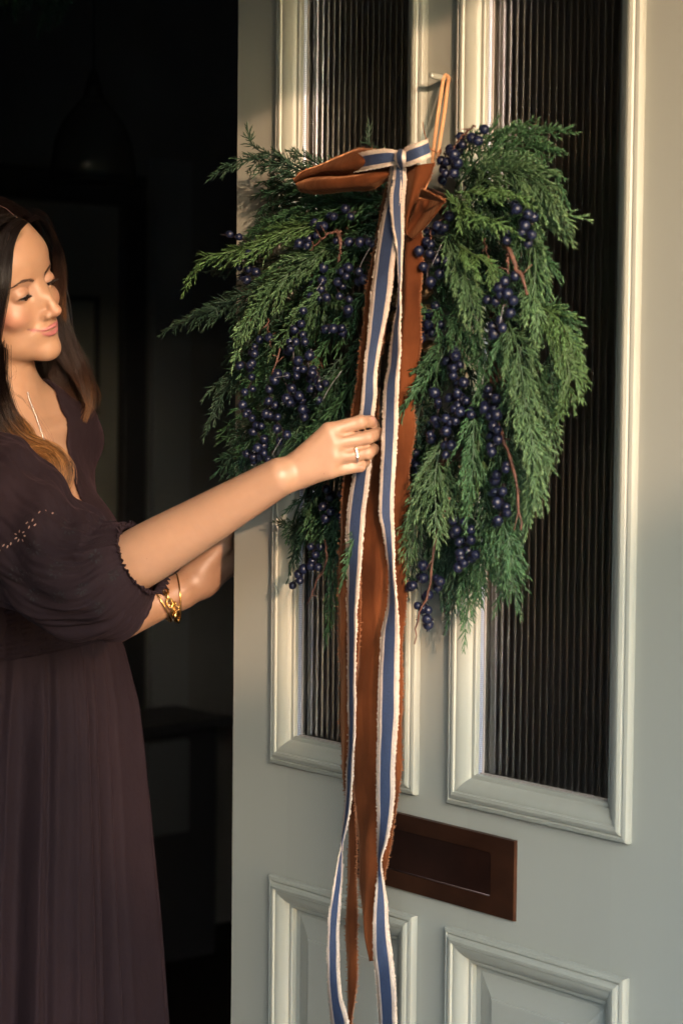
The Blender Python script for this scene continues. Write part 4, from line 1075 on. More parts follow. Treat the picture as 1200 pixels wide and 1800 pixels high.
ctr = np.array([SH1, SH2, EL1, EL2, WR1, tw((0, 0, -.36)), hw_((0, 0, 130)), hp(680, 740, 0), cp(480, 1000, 3.1), hw_((-90, 0, 0)), hw_((0, -110, 0)), hw_((0, 110, 0)), tw((0, -.13, 0)), tw((-.2, 0, 0)), tw((0, .16, 0))])
lo, hi = ctr.min(0) - .055, ctr.max(0) + .055
HEADF = near(head_sdf, hw_((0, 0, 10)), .20); HANDF = near(hand_sdf, hp(570, 795, .01), .115); HAND2F = near(hand2_sdf, cp(390, 990, 3.05), .13)
V, Fc = surface_nets(body_sdf, lo, hi, .0018)
BV = V
woman = empty('person', tw((0, 0, 0)) * np.array([1, 1, 0]), 'woman in a dark plum dress reaching out to hold the striped ribbon on the wreath', 'person')
skin = mat('skin', (.60, .36, .25), .45, 0, .42, Subsurface_Weight=.10, Subsurface_Scale=.003)
B(skin).inputs['Subsurface Radius'].default_value = (1.0, .35, .18)
at_ = N(skin, 'ShaderNodeAttribute', attribute_name='tone')
nz = N(skin, 'ShaderNodeTexNoise'); nz.inputs['Scale'].default_value = 60; nz.inputs['Detail'].default_value = 6; L(skin, coords(skin), nz.inputs['Vector'])
mr = N(skin, 'ShaderNodeMapRange'); mr.inputs['To Min'].default_value = .88; mr.inputs['To Max'].default_value = 1.12; L(skin, nz.outputs[0], mr.inputs[0])
# freckles
vo = N(skin, 'ShaderNodeTexVoronoi'); vo.inputs['Scale'].default_value = 46; L(skin, coords(skin), vo.inputs['Vector'])
fr_ = N(skin, 'ShaderNodeMapRange'); fr_.inputs['From Min'].default_value = .022; fr_.inputs['From Max'].default_value = .05; fr_.inputs['To Min'].default_value = .62; L(skin, vo.outputs['Distance'], fr_.inputs[0])
m1 = N(skin, 'ShaderNodeMath', operation='MULTIPLY'); L(skin, mr.outputs[0], m1.inputs[0]); L(skin, fr_.outputs[0], m1.inputs[1])
sc = N(skin, 'ShaderNodeVectorMath', operation='SCALE'); L(skin, at_.outputs['Color'], sc.inputs[0]); L(skin, m1.outputs[0], sc.inputs['Scale']); L(skin, sc.outputs[0], B(skin).inputs['Base Color'])
bump(skin, 700, .10, .0004); bump(skin, 130, .12, .0008)
body = mesh('body', V, Fc, skin, woman, True)
md = body.modifiers.new('s', 'SMOOTH'); md.factor = .5; md.iterations = 2
Q = hl(V.astype(np.float32)); S_ = Q.copy(); S_[:, 0] = np.abs(S_[:, 0])
tone = np.tile(np.array([.320, .177, .106]), (len(V), 1))
def mixc(mask, c):
    global tone
    mask = np.clip(mask, 0, 1)[:, None]; tone = tone * (1 - mask) + np.array(c) * mask
inhead = (np.abs(Q) < 130).all(1)
gs = lambda c, r: np.exp(-(((S_ - np.array(c)) / np.array(r)) ** 2).sum(1)) * inhead
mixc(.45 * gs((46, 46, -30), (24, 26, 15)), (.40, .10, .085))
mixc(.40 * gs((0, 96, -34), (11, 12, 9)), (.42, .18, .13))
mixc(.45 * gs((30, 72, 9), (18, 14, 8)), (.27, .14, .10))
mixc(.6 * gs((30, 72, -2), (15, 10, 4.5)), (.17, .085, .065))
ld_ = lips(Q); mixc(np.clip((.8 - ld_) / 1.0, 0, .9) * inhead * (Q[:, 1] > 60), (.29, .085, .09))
grv = chain(S_, [(33, 66.0, -49.4), (20, 78.0, -57.2), (10, 84.0, -60.1), (0, 86.0, -60.4)], [.9, .5, .4, .4], 0); mixc(np.clip(.75 - grv / 1.6, 0, .75) * inhead, (.10, .035, .035))  # shade of the line between the lips painted into the skin tone
mixc(np.clip(1.4 - np.linalg.norm(V - hp(654, 739, .010), axis=1) / .006, 0, .8), (.45, .25, .21))
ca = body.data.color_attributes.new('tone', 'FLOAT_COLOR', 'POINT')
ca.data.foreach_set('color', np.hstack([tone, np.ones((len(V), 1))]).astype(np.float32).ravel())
BX, BY, BZ = proj(BV)
def surf(x, y, lift=0.0, maxd=9):
    """the point on the body's near surface seen at x, y"""
    d2 = (BX - x) ** 2 + (BY - y) ** 2; m = d2 < 12 ** 2
    if not m.any(): return cp(x, y, 2.95)
    return cp(x, y, BZ[m][d2[m] < max(9, d2[m].min() + 6)].min() - lift)
# nail of the pinching index finger
nlc = hp(654, 739.5, .0165); nax = hp(658, 742, .012) - hp(650, 740, .018); nax /= np.linalg.norm(nax); nup = np.cross(nax, Uv); nup /= np.linalg.norm(nup)
v, f = ellipsoid_arrays(nlc, (.0050, .0042, .0012), 12, 8, axes=[nax, np.cross(nup, nax), nup]); mesh('fingernail', v, f, mat('nail', (.42, .22, .19), .22), woman, True)
# eyes
eyew = mat('eye_white', (.28, .24, .22), .2, 0, .5); iris = mat('iris', (.035, .02, .012), .15)
for sx_ in (-31, 31):
    v, f = ellipsoid_arrays(hw_((sx_, 62, 0)), (.0122, .0122, .0122), 20, 14); ey = mesh('eye', v, f, eyew, woman, True)
    v, f = ellipsoid_arrays(hw_((sx_ + 1.5, 68.6, -3.4)), (.0064, .0064, .0064), 16, 10); mesh('iris', v, f, iris, ey, True)
hairm = mat('dark_hair', (.02, .01, .007), .40, 0, .22)
at_ = N(hairm, 'ShaderNodeAttribute', attribute_name='tone'); L(hairm, at_.outputs['Color'], B(hairm).inputs['Base Color'])
B(hairm).inputs['Anisotropic'].default_value = .5
def strands(name, S, parent, r, cols, taper=.35):
    """S: (n, m, 3) strand points; cols: (n, m, 3)"""
    S = np.asarray(S); n, m_, _ = S.shape
    T = np.gradient(S, axis=1); T /= np.linalg.norm(T, axis=2)[..., None] + 1e-12
    a = np.cross(T, np.array([.31, .52, .79])); a /= np.linalg.norm(a, axis=2)[..., None] + 1e-12; b = np.cross(T, a)
    rr_ = (r * np.linspace(1, taper, m_))[None, :, None]
    ring = np.stack([S + a * rr_, S + (-.5 * a + .866 * b) * rr_, S + (-.5 * a - .866 * b) * rr_], 2)     # n,m,3,3
    V = ring.reshape(-1, 3); i = np.arange(n * m_ * 3).reshape(n, m_, 3)
    F_ = [np.stack([i[:, :-1, j], i[:, :-1, (j + 1) % 3], i[:, 1:, (j + 1) % 3], i[:, 1:, j]], -1).reshape(-1, 4) for j in range(3)]
    o = mesh(name, V, np.vstack(F_), hairm, parent, True)
    c = np.repeat(cols.reshape(-1, 3), 3, axis=0); ca = o.data.color_attributes.new('tone', 'FLOAT_COLOR', 'POINT')
    ca.data.foreach_set('color', np.hstack([c, np.ones((len(c), 1))]).astype(np.float32).ravel()); return o
# brows and lashes
rg = np.random.default_rng(8)
for sgn in (-1, 1):
    st = []
    for i in range(230):
        u = rg.random(); base = cr([(sgn * 12, 76.5, 14), (sgn * 22, 76, 18.5), (sgn * 34, 70, 20.5), (sgn * 46, 59, 14.5)], 30)[int(u * 29)]
        base = base + np.array([0, 0, rg.normal(0, 1.35 * (1 - .75 * u))]); dr = np.array([sgn * 1.0, -.25 - .4 * u, .55 - 1.1 * u]); dr /= np.linalg.norm(dr)
        l = rg.uniform(4, 7)
        for lift in (0,):
            p0 = base + np.array([0, 1.0, 0]); st.append([hw_(p0), hw_(p0 + dr * l * .5 + (0, .4, 0)), hw_(p0 + dr * l)])
    st = np.array(st)
    # drop them on to the skin
    for k_ in range(6):
        d = head_sdf(st.reshape(-1, 3).astype(np.float32)).reshape(st.shape[:2]); st = st - HF * (d - .0004)[..., None]
    strands('eyebrow', st, woman, .00024, np.tile(np.array([.050, .026, .018]), (len(st), 3, 1)))
    st = []
    for i in range(110):
        u = rg.random(); x = 19 + 24 * u; zz = -3.8 + 2.5 * math.sqrt(max(0, 1 - ((x - 30.5) / 12.4) ** 2)); yy = 62 + math.sqrt(max(0, 13.2 ** 2 - (x - 31) ** 2 - zz ** 2))
        p0 = np.array([sgn * x, yy - .4, zz]); out = np.array([sgn * (u - .3) * 7, 5.5 - 3 * u * .5, -3.8 + 1.5 * u]) * rg.uniform(.7, 1.15)
        st.append([hw_(p0), hw_(p0 + out * .5 + (0, .2, -.5)), hw_(p0 + out + (0, 0, 1.0))])
    for i in range(90):
        u = i / 89; x = 18.3 + 24.6 * u; zz = -3.6 + 2.5 * math.sqrt(max(0, 1 - ((x - 30.5) / 12.4) ** 2)); yy = 62 + math.sqrt(max(0, 13.7 ** 2 - (x - 31) ** 2 - zz ** 2))
        p0 = np.array([sgn * x, yy, zz]); st.append([hw_(p0 + (0, .1, .5)), hw_(p0 + (0, .3, 0)), hw_(p0 + (0, .2, -.6))])
    strands('eyelash', st, woman, .00032, np.tile(np.array([.010, .006, .005]), (len(st), 3, 1)))

# hair
dk = np.array([.0042, .0023, .0020]); md_ = np.array([.040, .018, .010]); cm = np.array([.42, .19, .06])
def lock(guide, n, spread, seed, m_=34, tipc=0.0, midc=0.0, wave=.004, wf=5.0, sprof=(1, 1, 1, .6), flat=(1, .6)):
    rg = np.random.default_rng(seed)
    G = np.array(guide, float); q = cr(G, m_); P = np.array([cp(p[0], p[1], p[2] - .07) for p in q])
    T, A, Bn = frames(P); t = np.linspace(0, 1, m_); pr = np.interp(t, np.linspace(0, 1, len(sprof)), sprof)
    out = []; cols = []
    cl = rg.normal(0, 1, (max(3, n // 14), 2)); 
    for i in range(n):
        c = cl[rg.integers(len(cl))] * .8 + rg.normal(0, .38, 2); ph = rg.uniform(0, .9)
        off = (c[0] * flat[0])[None] * A.T + (c[1] * flat[1]) * Bn.T if False else A * c[0] * flat[0] + Bn * c[1] * flat[1]
        wv_ = np.sin(t * wf * 2 * math.pi + c[0] * 1.2 + ph)[:, None] * A * wave + np.cos(t * wf * 2 * math.pi + c[1] + ph)[:, None] * Bn * wave
        k = rg.uniform(.8, 1.0)
        S = P + off * (spread * pr)[:, None] + wv_ * (t ** 1.2)[:, None] + rg.normal(0, .0004, 3)
        ln_ = int(m_ * k); S = np.array([np.interp(t * k, t, S[:, j]) for j in range(3)]).T
        out.append(S)
        w1 = np.clip((t - (1 - midc)) / .35, 0, 1)[:, None]; w2 = np.clip((t - (1 - tipc)) / .25, 0, 1)[:, None] * (rg.uniform(.0, .45) if (i * 7919 + seed) % 5 < 2 else rg.uniform(.5, 1.15))
        c_ = dk * rg.uniform(.7, 1.5); c_ = c_ * (1 - w1) + md_ * rg.uniform(.6, 1.3) * w1; c_ = c_ * (1 - w2) + cm * rg.uniform(.6, 1.2) * w2; cols.append(c_)
    return np.array(out), np.array(cols)
def to_world(g): return g
hair_parts = []
# scalp: strands combed from the centre parting over each side of the skull
rg = np.random.default_rng(77)
def scalp(n, sgn, seed):
    rg = np.random.default_rng(seed); out = []; cols = []; m_ = 34
    for i in range(n):
        y0 = rg.uniform(-75, 62); k = (y0 + 75) / 137
        # start on the parting, go over the side, tuck back past the temple
        y1 = y0 - 14 - 6 * k + rg.normal(0, 3)
        st_ = []
        lo_ang = 112 + 14 * rg.random()
        for j in range(m_):
            a = rad(2 + (lo_ang) * j / (m_ - 1)); t = j / (m_ - 1)
            y = y0 + (y1 - y0) * t - 26 * k * t * t + 10 * math.sin(t * 3) * (k > .8)
            rx, rz = 80 * math.sqrt(max(.05, 1 - ((y + 14) / 101) ** 2)), 85 * math.sqrt(max(.05, 1 - ((y + 14) / 101) ** 2))
            # forehead: keep hair off the face
            st_.append((sgn * (rx * math.sin(a) + 1), y, 44 + rz * math.cos(a)))
        st_ = np.array(st_); e = st_[-1]
        wpt = hw_(st_ + rg.normal(0, .7, 3)); dn = np.arange(1, 13)[:, None] * .012; wpt = np.vstack([wpt, wpt[-1] + dn * np.array([0, 0, -1.0]) + dn * (-.10 * Rv + .05 * Fv)])
        out.append(wpt); cols.append(np.tile(dk * rg.uniform(.6, 1.6), (m_ + 12, 1)))
    return np.array(out), np.array(cols)
sets = [scalp(1500, -1, 1), scalp(1200, 1, 2)]
NH = 2.86
def fr3(l): return l
# near side: from the parting, round the temple, down past the ear and forward over the shoulder
for i, (dx, dy, sd) in enumerate([(0, 0, 1), (-14, -8, 2), (-30, -14, 3), (-46, -18, 4)]):
    g = [(44 + dx * .6, 390 + dy * .6, 2.868), (27 + dx, 408 + dy, 2.853), (15 + dx, 440, 2.846), (10 + dx, 485, 2.842), (3 + dx, 530, 2.845), (-10 + dx, 590, 2.86), (-16 + dx * .8, 660, 2.90), (-8 + dx * .6, 720, 2.925), (18 + dx * .5, 775, 2.92)]
    sets.append(lock(g, 240, .0048, 20 + i, wave=.001, wf=1.5, sprof=(.5, 1, 1.3, 1.2, 1.2), flat=(1, .5)))
for i, (g, n, sp_, wv_) in enumerate([
    ([(-25, 610, 2.88), (-15, 680, 2.92), (8, 735, 2.93), (45, 775, 2.925), (88, 800, 2.915), (108, 832, 2.91), (112, 862, 2.905), (104, 888, 2.90)], 520, .0105, .006),
    ([(-40, 620, 2.88), (-30, 700, 2.92), (-8, 770, 2.92), (35, 800, 2.915), (80, 808, 2.905), (103, 835, 2.90), (98, 870, 2.895), (104, 892, 2.895)], 520, .012, .008),
    ([(-50, 640, 2.88), (-40, 740, 2.91), (-15, 810, 2.90), (28, 828, 2.895), (60, 838, 2.89), (78, 858, 2.885), (70, 880, 2.885)], 460, .012, .008),
    ([(-60, 660, 2.88), (-50, 760, 2.90), (-30, 830, 2.88), (0, 850, 2.875), (30, 850, 2.875), (48, 868, 2.87), (52, 892, 2.87)], 460, .013, .009),
    ([(-40, 700, 2.90), (-30, 780, 2.90), (-10, 845, 2.88), (20, 868, 2.87), (35, 862, 2.87), (30, 845, 2.875)], 260, .008, .005),
    ([(-20, 600, 2.89), (-5, 670, 2.93), (22, 722, 2.935), (52, 752, 2.93), (75, 790, 2.92), (96, 820, 2.91)], 70, .006, .005)]):
    sets.append(lock(g, n, sp_, 40 + i, wave=wv_, wf=2.2, tipc=.52, midc=.75, sprof=(1.6, 1.4, 1.0, .9, .8, .3), flat=(1, .8)))
# far side: behind the cheek and over the far shoulder
for i, (g, n, sp_) in enumerate([
    ([(50, 388, 2.935), (66, 381, 2.955), (83, 398, 2.985), (96, 425, 3.01), (104, 455, 3.03), (108, 520, 3.05), (110, 570, 3.06)], 260, .0040),
    ([(70, 420, 3.05), (96, 500, 3.07), (108, 580, 3.07), (122, 615, 3.07), (142, 650, 3.07), (156, 690, 3.06), (158, 715, 3.06), (146, 742, 3.06)], 520, .0095),
    ([(70, 440, 3.08), (90, 540, 3.10), (108, 620, 3.11), (122, 670, 3.11), (138, 715, 3.10), (150, 760, 3.10)], 420, .012),
    ([(60, 440, 3.08), (72, 560, 3.12), (84, 640, 3.13), (100, 700, 3.13), (120, 760, 3.12)], 300, .012)]):
    sets.append(lock(g, n, sp_, 60 + i, wave=.006, wf=1.4, tipc=.12, midc=.6, sprof=(.5, .8, 1, 1, .8, .5)))
# fly-away strands
rgf = np.random.default_rng(3)
fl = []
for g in ([(10, 660, 2.93), (18, 685, 2.93), (40, 700, 2.94), (70, 740, 2.93), (92, 775, 2.92), (104, 812, 2.91), (108, 840, 2.90)], [(0, 680, 2.93), (25, 705, 2.93), (50, 760, 2.925), (80, 785, 2.915), (104, 818, 2.91)], [(2, 650, 2.93), (18, 664, 2.93), (24, 650, 2.93), (22, 640, 2.93)],
          [(20, 730, 2.93), (60, 770, 2.92), (85, 800, 2.91), (100, 815, 2.90), (108, 845, 2.895)], [(100, 830, 2.9), (112, 850, 2.9), (125, 862, 2.9), (140, 872, 2.9)], [(50, 380, 2.93), (70, 372, 2.93), (90, 392, 2.95), (104, 430, 2.97)], [(40, 372, 2.91), (64, 366, 2.93), (86, 380, 2.95)], [(22, 430, 2.84), (19, 480, 2.838), (9, 540, 2.84), (-2, 570, 2.85)]):
    for k_ in range(4):
        s_, c_ = lock([(x + rgf.normal(0, 2.5), y + rgf.normal(0, 2.5), z) for x, y, z in g], 1, .0012, int(rgf.integers(1e6)), wave=.001, wf=1.2, midc=.5); fl.append((s_, c_ * 1.5))
def rs46(A):
    t = np.linspace(0, 1, A.shape[1]); u = np.linspace(0, 1, 46); return np.stack([[np.interp(u, t, a[:, j]) for j in range(3)] for a in A]).transpose(0, 2, 1)
H_S = np.concatenate([s_[0] if s_[0].shape[1] == 46 else rs46(s_[0]) for s_ in sets]); H_C = np.concatenate([s_[1] if s_[1].shape[1] == 46 else rs46(s_[1]) for s_ in sets])
hair = strands('hair', H_S, woman, .00034, H_C, .5); hair['label'] = 'long dark brown hair with caramel ends'
strands('loose_hair', np.concatenate([a for a, b in fl]), woman, .00016, np.concatenate([b for a, b in fl]), .6)
# scalp under the hair
def capf(P):
    Q = hl(P); d = ell(Q, (0, -15, 44), (75.5, 92.5, 80.5))
    hairline = (Q[:, 1] - 58) + np.abs(Q[:, 0]) * .22 + np.maximum(0, 84 - Q[:, 2]) * .62
    return smax(d, hairline, 3) * .001
cc_ = hw_((0, -14, 44)); V, Fc = surface_nets(capf, cc_ - .13, cc_ + .13, .003)
capo = mesh('hair_cap', V, Fc, mat('scalp_hair', (.010, .0055, .0045), .5, 0, .3), hair, True)
part = [hw_((rg.normal(0, .5), y, 44 + 86.2 * math.sqrt(max(0, 1 - ((y + 14) / 101) ** 2)))) for y in np.linspace(64, -40, 14)]
tube('hair_parting', part, .0005, mat('scalp', (.07, .035, .03), .6), hair, 5)
# ------------------------------------------------------------------ the dress
cloth = mat('plum_cotton', (.018, .0095, .0125), .88, 0, .15, Sheen_Weight=.03, Sheen_Roughness=.5)
B(cloth).inputs['Sheen Tint'].default_value = (.75, .4, .45, 1)
noise_color(cloth, (.0085, .0044, .0062), (.0125, .0062, .0078), 9, 8, (1, 1, .5), .3, .7)
bump(cloth, 1400, .25, .0004); bump(cloth, 28, .7, .007, (1, 1, .6), 6); bump(cloth, 90, .35, .002, (1, 1, .3), 4)
shir = mat('plum_shirring', (.0095, .005, .0068), .9, 0, .12)
bump(shir, 260, .8, .002, (1, 1, .35), 2); bump(shir, 1400, .2, .0004)
dress = None
def bodice_sdf(P):
    q = tl(P); d = trunk_sdf(P) - .0075; sq = q.copy(); sq[:, 0] = np.abs(sq[:, 0]); d = smin(d, ell(sq, (.07, .045, -.12), (.062, .055, .10)), .03)
    fs = SH2; d = smin(d, chain(P, [SH2 + (EL2 - SH2) * .02, SH2 + (EL2 - SH2) * .25, SH2 + (EL2 - SH2) * .8], [.036, .042, .044], .02), .025)
    d = smin(d, chain(P, [SH1 + (EL1 - SH1) * .02, SH1 + (EL1 - SH1) * .2], [.052, .062], .02), .03)
    # neckline: a V whose point sits between the breasts
    apex = VZ0; z = q[:, 2] - apex
    vee = np.abs(q[:, 0] - VX0 * (1 - np.clip(z / .15, 0, 1))) - np.interp(z, [0, .04, .09, .125, .17], [0, .014, .034, .054, .075]) + np.minimum(z, 0) * .3 - .002
    vee = np.maximum(vee, -q[:, 1] + .0 - .02)          # front only
    back = np.maximum(np.abs(q[:, 0]) - .064, .132 - q[:, 2])  # round the back of the neck
    d = smax(d, -np.minimum(vee, back), .004)
    inner = trunk_sdf(P) - .0015
    return np.maximum(d, -inner)
ax_ = tl(np.array([surf(143, 888)], np.float32))[0]; VX0 = float(ax_[0]); VZ0 = float(ax_[2]) - .004; print('apex', ax_)
ctr = np.array([SH1, SH2, EL2, tw((0, 0, -.285)), tw((0, .15, 0)), tw((0, -.15, 0)), tw((-.22, 0, 0)), tw((.2, 0, .2))])
lo, hi = ctr.min(0) - .08, ctr.max(0) + .08; lo[2] = tw((0, 0, -.235))[2]
V, Fc = surface_nets(bodice_sdf, lo, hi, .0036)
bod = mesh('dress_bodice', V, Fc, cloth, woman, True); md = bod.modifiers.new('s', 'SMOOTH'); md.iterations = 4; md.factor = .5
bod['label'] = 'V-necked dark plum bodice'

# skirt with gathers
WC = cp(52, 1150, 2.975)
nr, ns = 90, 420; zt, zb = WC[2] + .012, .035
V = []
tt = np.linspace(0, 2 * math.pi, ns, endpoint=False)
rg = np.random.default_rng(12)
gat = sum(a * np.sin(k * tt + p) for a, k, p in zip((.5, .35, .3, .25, .2), (19, 27, 34, 12, 41), rg.uniform(0, 6, 5)))
big = sum(a * np.sin(k * tt + p) for a, k, p in zip((.8, .5, .45, .3), (7, 11, 15, 4), (1.2, 4.0, 2.2, 5.3)))
fold = -np.abs(np.sin(8.5 * tt + 1.1 + .5 * np.sin(3 * tt))) ** .35 * 1.0
CRE = [(float(rg.uniform(0, 6.28)), float(rg.normal(0, .12)), float(rg.uniform(.010, .020)), float(rg.uniform(.030, .055))) for _ in range(20)]
for i in range(nr):
    s = i / (nr - 1); z = zt + (zb - zt) * s; y_px = s * 5
    drop = (zt - z)
    base = np.interp(drop, [0, .02, .10, .25, .40, .55, 1.1], [.118, .128, .148, .164, .176, .186, .215])
    ex = np.interp(drop, [0, .1, .3, 1], [1.0, .96, .92, .92])
    amp_g = np.interp(drop, [0, .015, .06, .2, .5], [.0006, .0030, .0035, .0016, .001]); amp_b = np.interp(drop, [0, .03, .15, .4, 1], [0, .003, .009, .014, .020])
    amp_f = np.interp(drop, [0, .02, .12, .4, 1], [0, .004, .012, .016, .018])
    tw_ = drop * .25 * np.sin(2 * tt + 1)
    r = base + amp_g * gat + amp_b * np.interp((tt + tw_) % (2 * math.pi), tt, big, period=2 * math.pi) + amp_f * np.interp((tt + tw_ * .6) % (2 * math.pi), tt, fold, period=2 * math.pi) + amp_f * .5
    cre = 0
    for a0, dr, dep, wd0 in CRE: cre = cre - dep * np.exp(-(((tt - a0 - dr * drop + math.pi) % (2 * math.pi) - math.pi) / wd0) ** 2)
    r = r + cre * np.interp(drop, [0, .02, .1, .5], [.0, .5, 1, 1.3])
    cx = WC + TF * (.004 + .02 * s) * 0
    P = cx[None] + (np.cos(tt) * r * 1.02)[:, None] * TL + (np.sin(tt) * r * ex)[:, None] * TF
    side = (P - cx) @ Rh
    P[:, 2] = z + (1 - s) * (side / .12 * .020 - .006 * 0)
    V.append(P)
V = np.array(V).reshape(-1, 3); idx = np.arange(nr * ns).reshape(nr, ns); nx = np.roll(idx, -1, axis=1)
Fc = np.stack([idx[:-1], idx[1:], nx[1:], nx[:-1]], -1).reshape(-1, 4)
sk = mesh('skirt', V, Fc, cloth, woman, True); sk['label'] = 'long gathered dark plum skirt'
# shirred waist band
V = []
nr2 = 60
for i in range(nr2):
    s = i / (nr2 - 1); z = zt + .068 * (1 - s) - .004
    r = np.interp(s, [0, .3, 1], [.128, .120, .119]) + .0011 * np.sin(s * 60) * (.5 + .5 * np.sin(37 * tt)) + .0012 * gat * np.interp(s, [0, 1], [.4, 1.0]) + (.0028 if s > .965 else 0)
    P = WC[None] + (np.cos(tt) * r * 1.03)[:, None] * TL + (np.sin(tt) * r * np.interp(s, [0, 1], [.92, .98]))[:, None] * TF
    side = (P - WC) @ Rh; P[:, 2] = z + side / .12 * .020; V.append(P)
V = np.array(V).reshape(-1, 3); idx = np.arange(nr2 * ns).reshape(nr2, ns); nx = np.roll(idx, -1, axis=1)
Fc = np.stack([idx[:-1], idx[1:], nx[1:], nx[:-1]], -1).reshape(-1, 4)
mesh('waist_band', V, Fc, shir, woman, True)

# near puff sleeve
gl_ = [(-70, 815, 2.78), (0, 885, 2.74), (70, 950, 2.69), (130, 992, 2.65), (185, 1003, 2.625), (222, 994, 2.610), (244, 985, 2.603), (252, 981, 2.600)]
rr0 = [.060, .079, .079, .076, .070, .058, .0425, .0440]
K = 150
q = cr([(*g, r) for g, r in zip(gl_, rr0)], K); P = np.array([cp(*p[:3]) for p in q]); R0 = q[:, 3]
T, A, Bn = frames(P); ns = 240; tt = np.linspace(0, 2 * math.pi, ns, endpoint=False)
s = np.concatenate([[0], np.cumsum(np.linalg.norm(np.diff(P, axis=0), axis=1))]); s = s[-1] - s      # distance from the hem
rg = np.random.default_rng(31)
V = np.zeros((K, ns, 3))
gath = lambda th, k, p: np.sin(k * th + p)
for i in range(K):
    d = s[i]
    a1 = np.interp(d, [0, .006, .012, .024, .030, .05, .12], [.0012, .0010, .0004, .0004, .0020, .0040, .0012])
    f = .45 * gath(tt, 27, 1) + .4 * gath(tt, 43, 3 + 2 * math.sin(i * .1)) + .5 * gath(tt, 19, .3) + .5 * gath(tt, 34, 2.1) * np.sin(3 * tt + 1) + .4 * gath(tt, 11, 4)
    a2 = np.interp(d, [.02, .05, .12, .3], [0, .0045, .0065, .005])
    g2 = np.sin(5 * tt + 14 * d / .1 * .5 + 1) * .6 + np.sin(8 * tt - 9 * d / .1 * .6) * .45 + np.sin(3 * tt + 21 * d) * .7
    ridge = .0009 * np.sin(d / .0042 * 2 * math.pi) * (1 if .007 < d < .028 else 0)
    r = R0[i] + a1 * f + a2 * g2 + ridge
    r = np.where(d < .009, r + (.009 - d) * (.35 + .5 * (np.sin(53 * tt + 2 * np.sin(5 * tt)) * .5 + np.sin(37 * tt + 1) * .4 + np.sin(71 * tt) * .3)), r)
    V[i] = P[i] + r[:, None] * (np.cos(tt)[:, None] * A[i] + np.sin(tt)[:, None] * Bn[i])
    V[i, :, 2] -= np.interp(d, [.01, .04, .10, .25], [0, .010, .012, 0]) * 1.0
SV = V.reshape(-1, 3); idx = np.arange(K * ns).reshape(K, ns); nx = np.roll(idx, -1, axis=1)
Fc = np.stack([idx[:-1], nx[:-1], nx[1:], idx[1:]], -1).reshape(-1, 4)
slv = mesh('puff_sleeve', SV, Fc, cloth, woman, True); slv.modifiers.new('t', 'SOLIDIFY').thickness = .0009
slv['label'] = 'puff sleeve with broderie cut-outs'
# broderie eyelets: petal discs round a centre, shade or skin of the holes painted as colour
SX, SY, SZ = proj(SV); NRM = np.zeros_like(SV)
N_ = np.cross(np.gradient(V, axis=0), np.roll(V, -1, 1) - np.roll(V, 1, 1)); N_ /= np.linalg.norm(N_, axis=2)[..., None] + 1e-9; NRM = N_.reshape(-1, 3)
if (NRM[:] * (SV - np.repeat(P, ns, 0))).sum() < 0: NRM = -NRM
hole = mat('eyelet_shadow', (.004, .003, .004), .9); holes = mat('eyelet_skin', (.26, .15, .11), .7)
def sl_at(x, y):
    m = (NRM @ Tv) > .12; d2 = (SX - x) ** 2 + (SY - y) ** 2 + np.where(m, 0, 1e6); i = int(np.argmin(d2)); return SV[i], NRM[i], d2[i]
pd, plt_ = [], []
def petal(x, y, n, rx, ry, ang, dst):
    t1 = np.cross(n, Uv); t1 /= np.linalg.norm(t1); t2 = np.cross(n, t1)
    a = t1 * math.cos(ang) + t2 * math.sin(ang); b = np.cross(n, a)
    v, f = ellipsoid_arrays(x, (rx, ry, .0004), 8, 4, axes=[a, b, n]); dst.append((v, f))
def flower(x, y, rpx, n, dst, sz=.0021):
    for k_ in range(n):
        a = 2 * math.pi * k_ / n; p, nn, d = sl_at(x + rpx * math.cos(a), y + rpx * math.sin(a))
        if d > 60: continue
        c, n0, _ = sl_at(x, y); t1 = np.cross(nn, Uv); t1 /= np.linalg.norm(t1); t2 = np.cross(nn, t1); dv = p - c
        petal(p + nn * .0004, 0, nn, sz * 1.25, sz * .6, math.atan2(dv @ t2, dv @ t1), dst)
for x, y, r in ((187, 920, 11), (122, 928, 11), (168, 978, 9), (100, 1002, 11), (105, 1050, 9), (175, 1068, 8), (200, 1010, 7), (60, 965, 10), (145, 1035, 8), (30, 1010, 10), (60, 1045, 9)): flower(x, y, r, 8, pd)
for x, y, r in ((36, 942, 9),): flower(x, y, r, 7, plt_, .0018)
for x, y in ((70, 900), (80, 898), (92, 903), (48, 918), (58, 915), (52, 926), (62, 924), (6, 960), (14, 962), (0, 970), (20, 955)):
    p, nn, d = sl_at(x, y); petal(p + nn * .0004, 0, nn, .0021, .0011, 1.0 + .3 * math.sin(x), plt_)
rg = np.random.default_rng(4)
for (x0, y0, x1, y1) in ((100, 905, 225, 930), (150, 945, 215, 960), (80, 970, 150, 1010), (60, 1020, 160, 1060), (150, 1000, 215, 1040), (20, 985, 80, 1030)):
    for k_ in range(14):
        t = k_ / 13; p, nn, d = sl_at(x0 + (x1 - x0) * t + rg.normal(0, .8), y0 + (y1 - y0) * t + 5 * math.sin(t * 6))
        if d < 60: petal(p + nn * .0003, 0, nn, .0007, .0007, 0, pd)
for nm, lst, m_ in (('eyelet_embroidery', pd, hole), ('eyelet_embroidery', plt_, holes)):
    v, f = merge(lst); mesh(nm, v, f, m_, slv)['kind'] = 'stuff'

# ------------------------------------------------------------------ jewellery
silverm = mat('silver', (.75, .72, .68), .22, 1.0); gold = mat('gold', (.75, .47, .16), .22, 1.0); stone = mat('ring_stone', (.95, .93, .88), .05, .3)
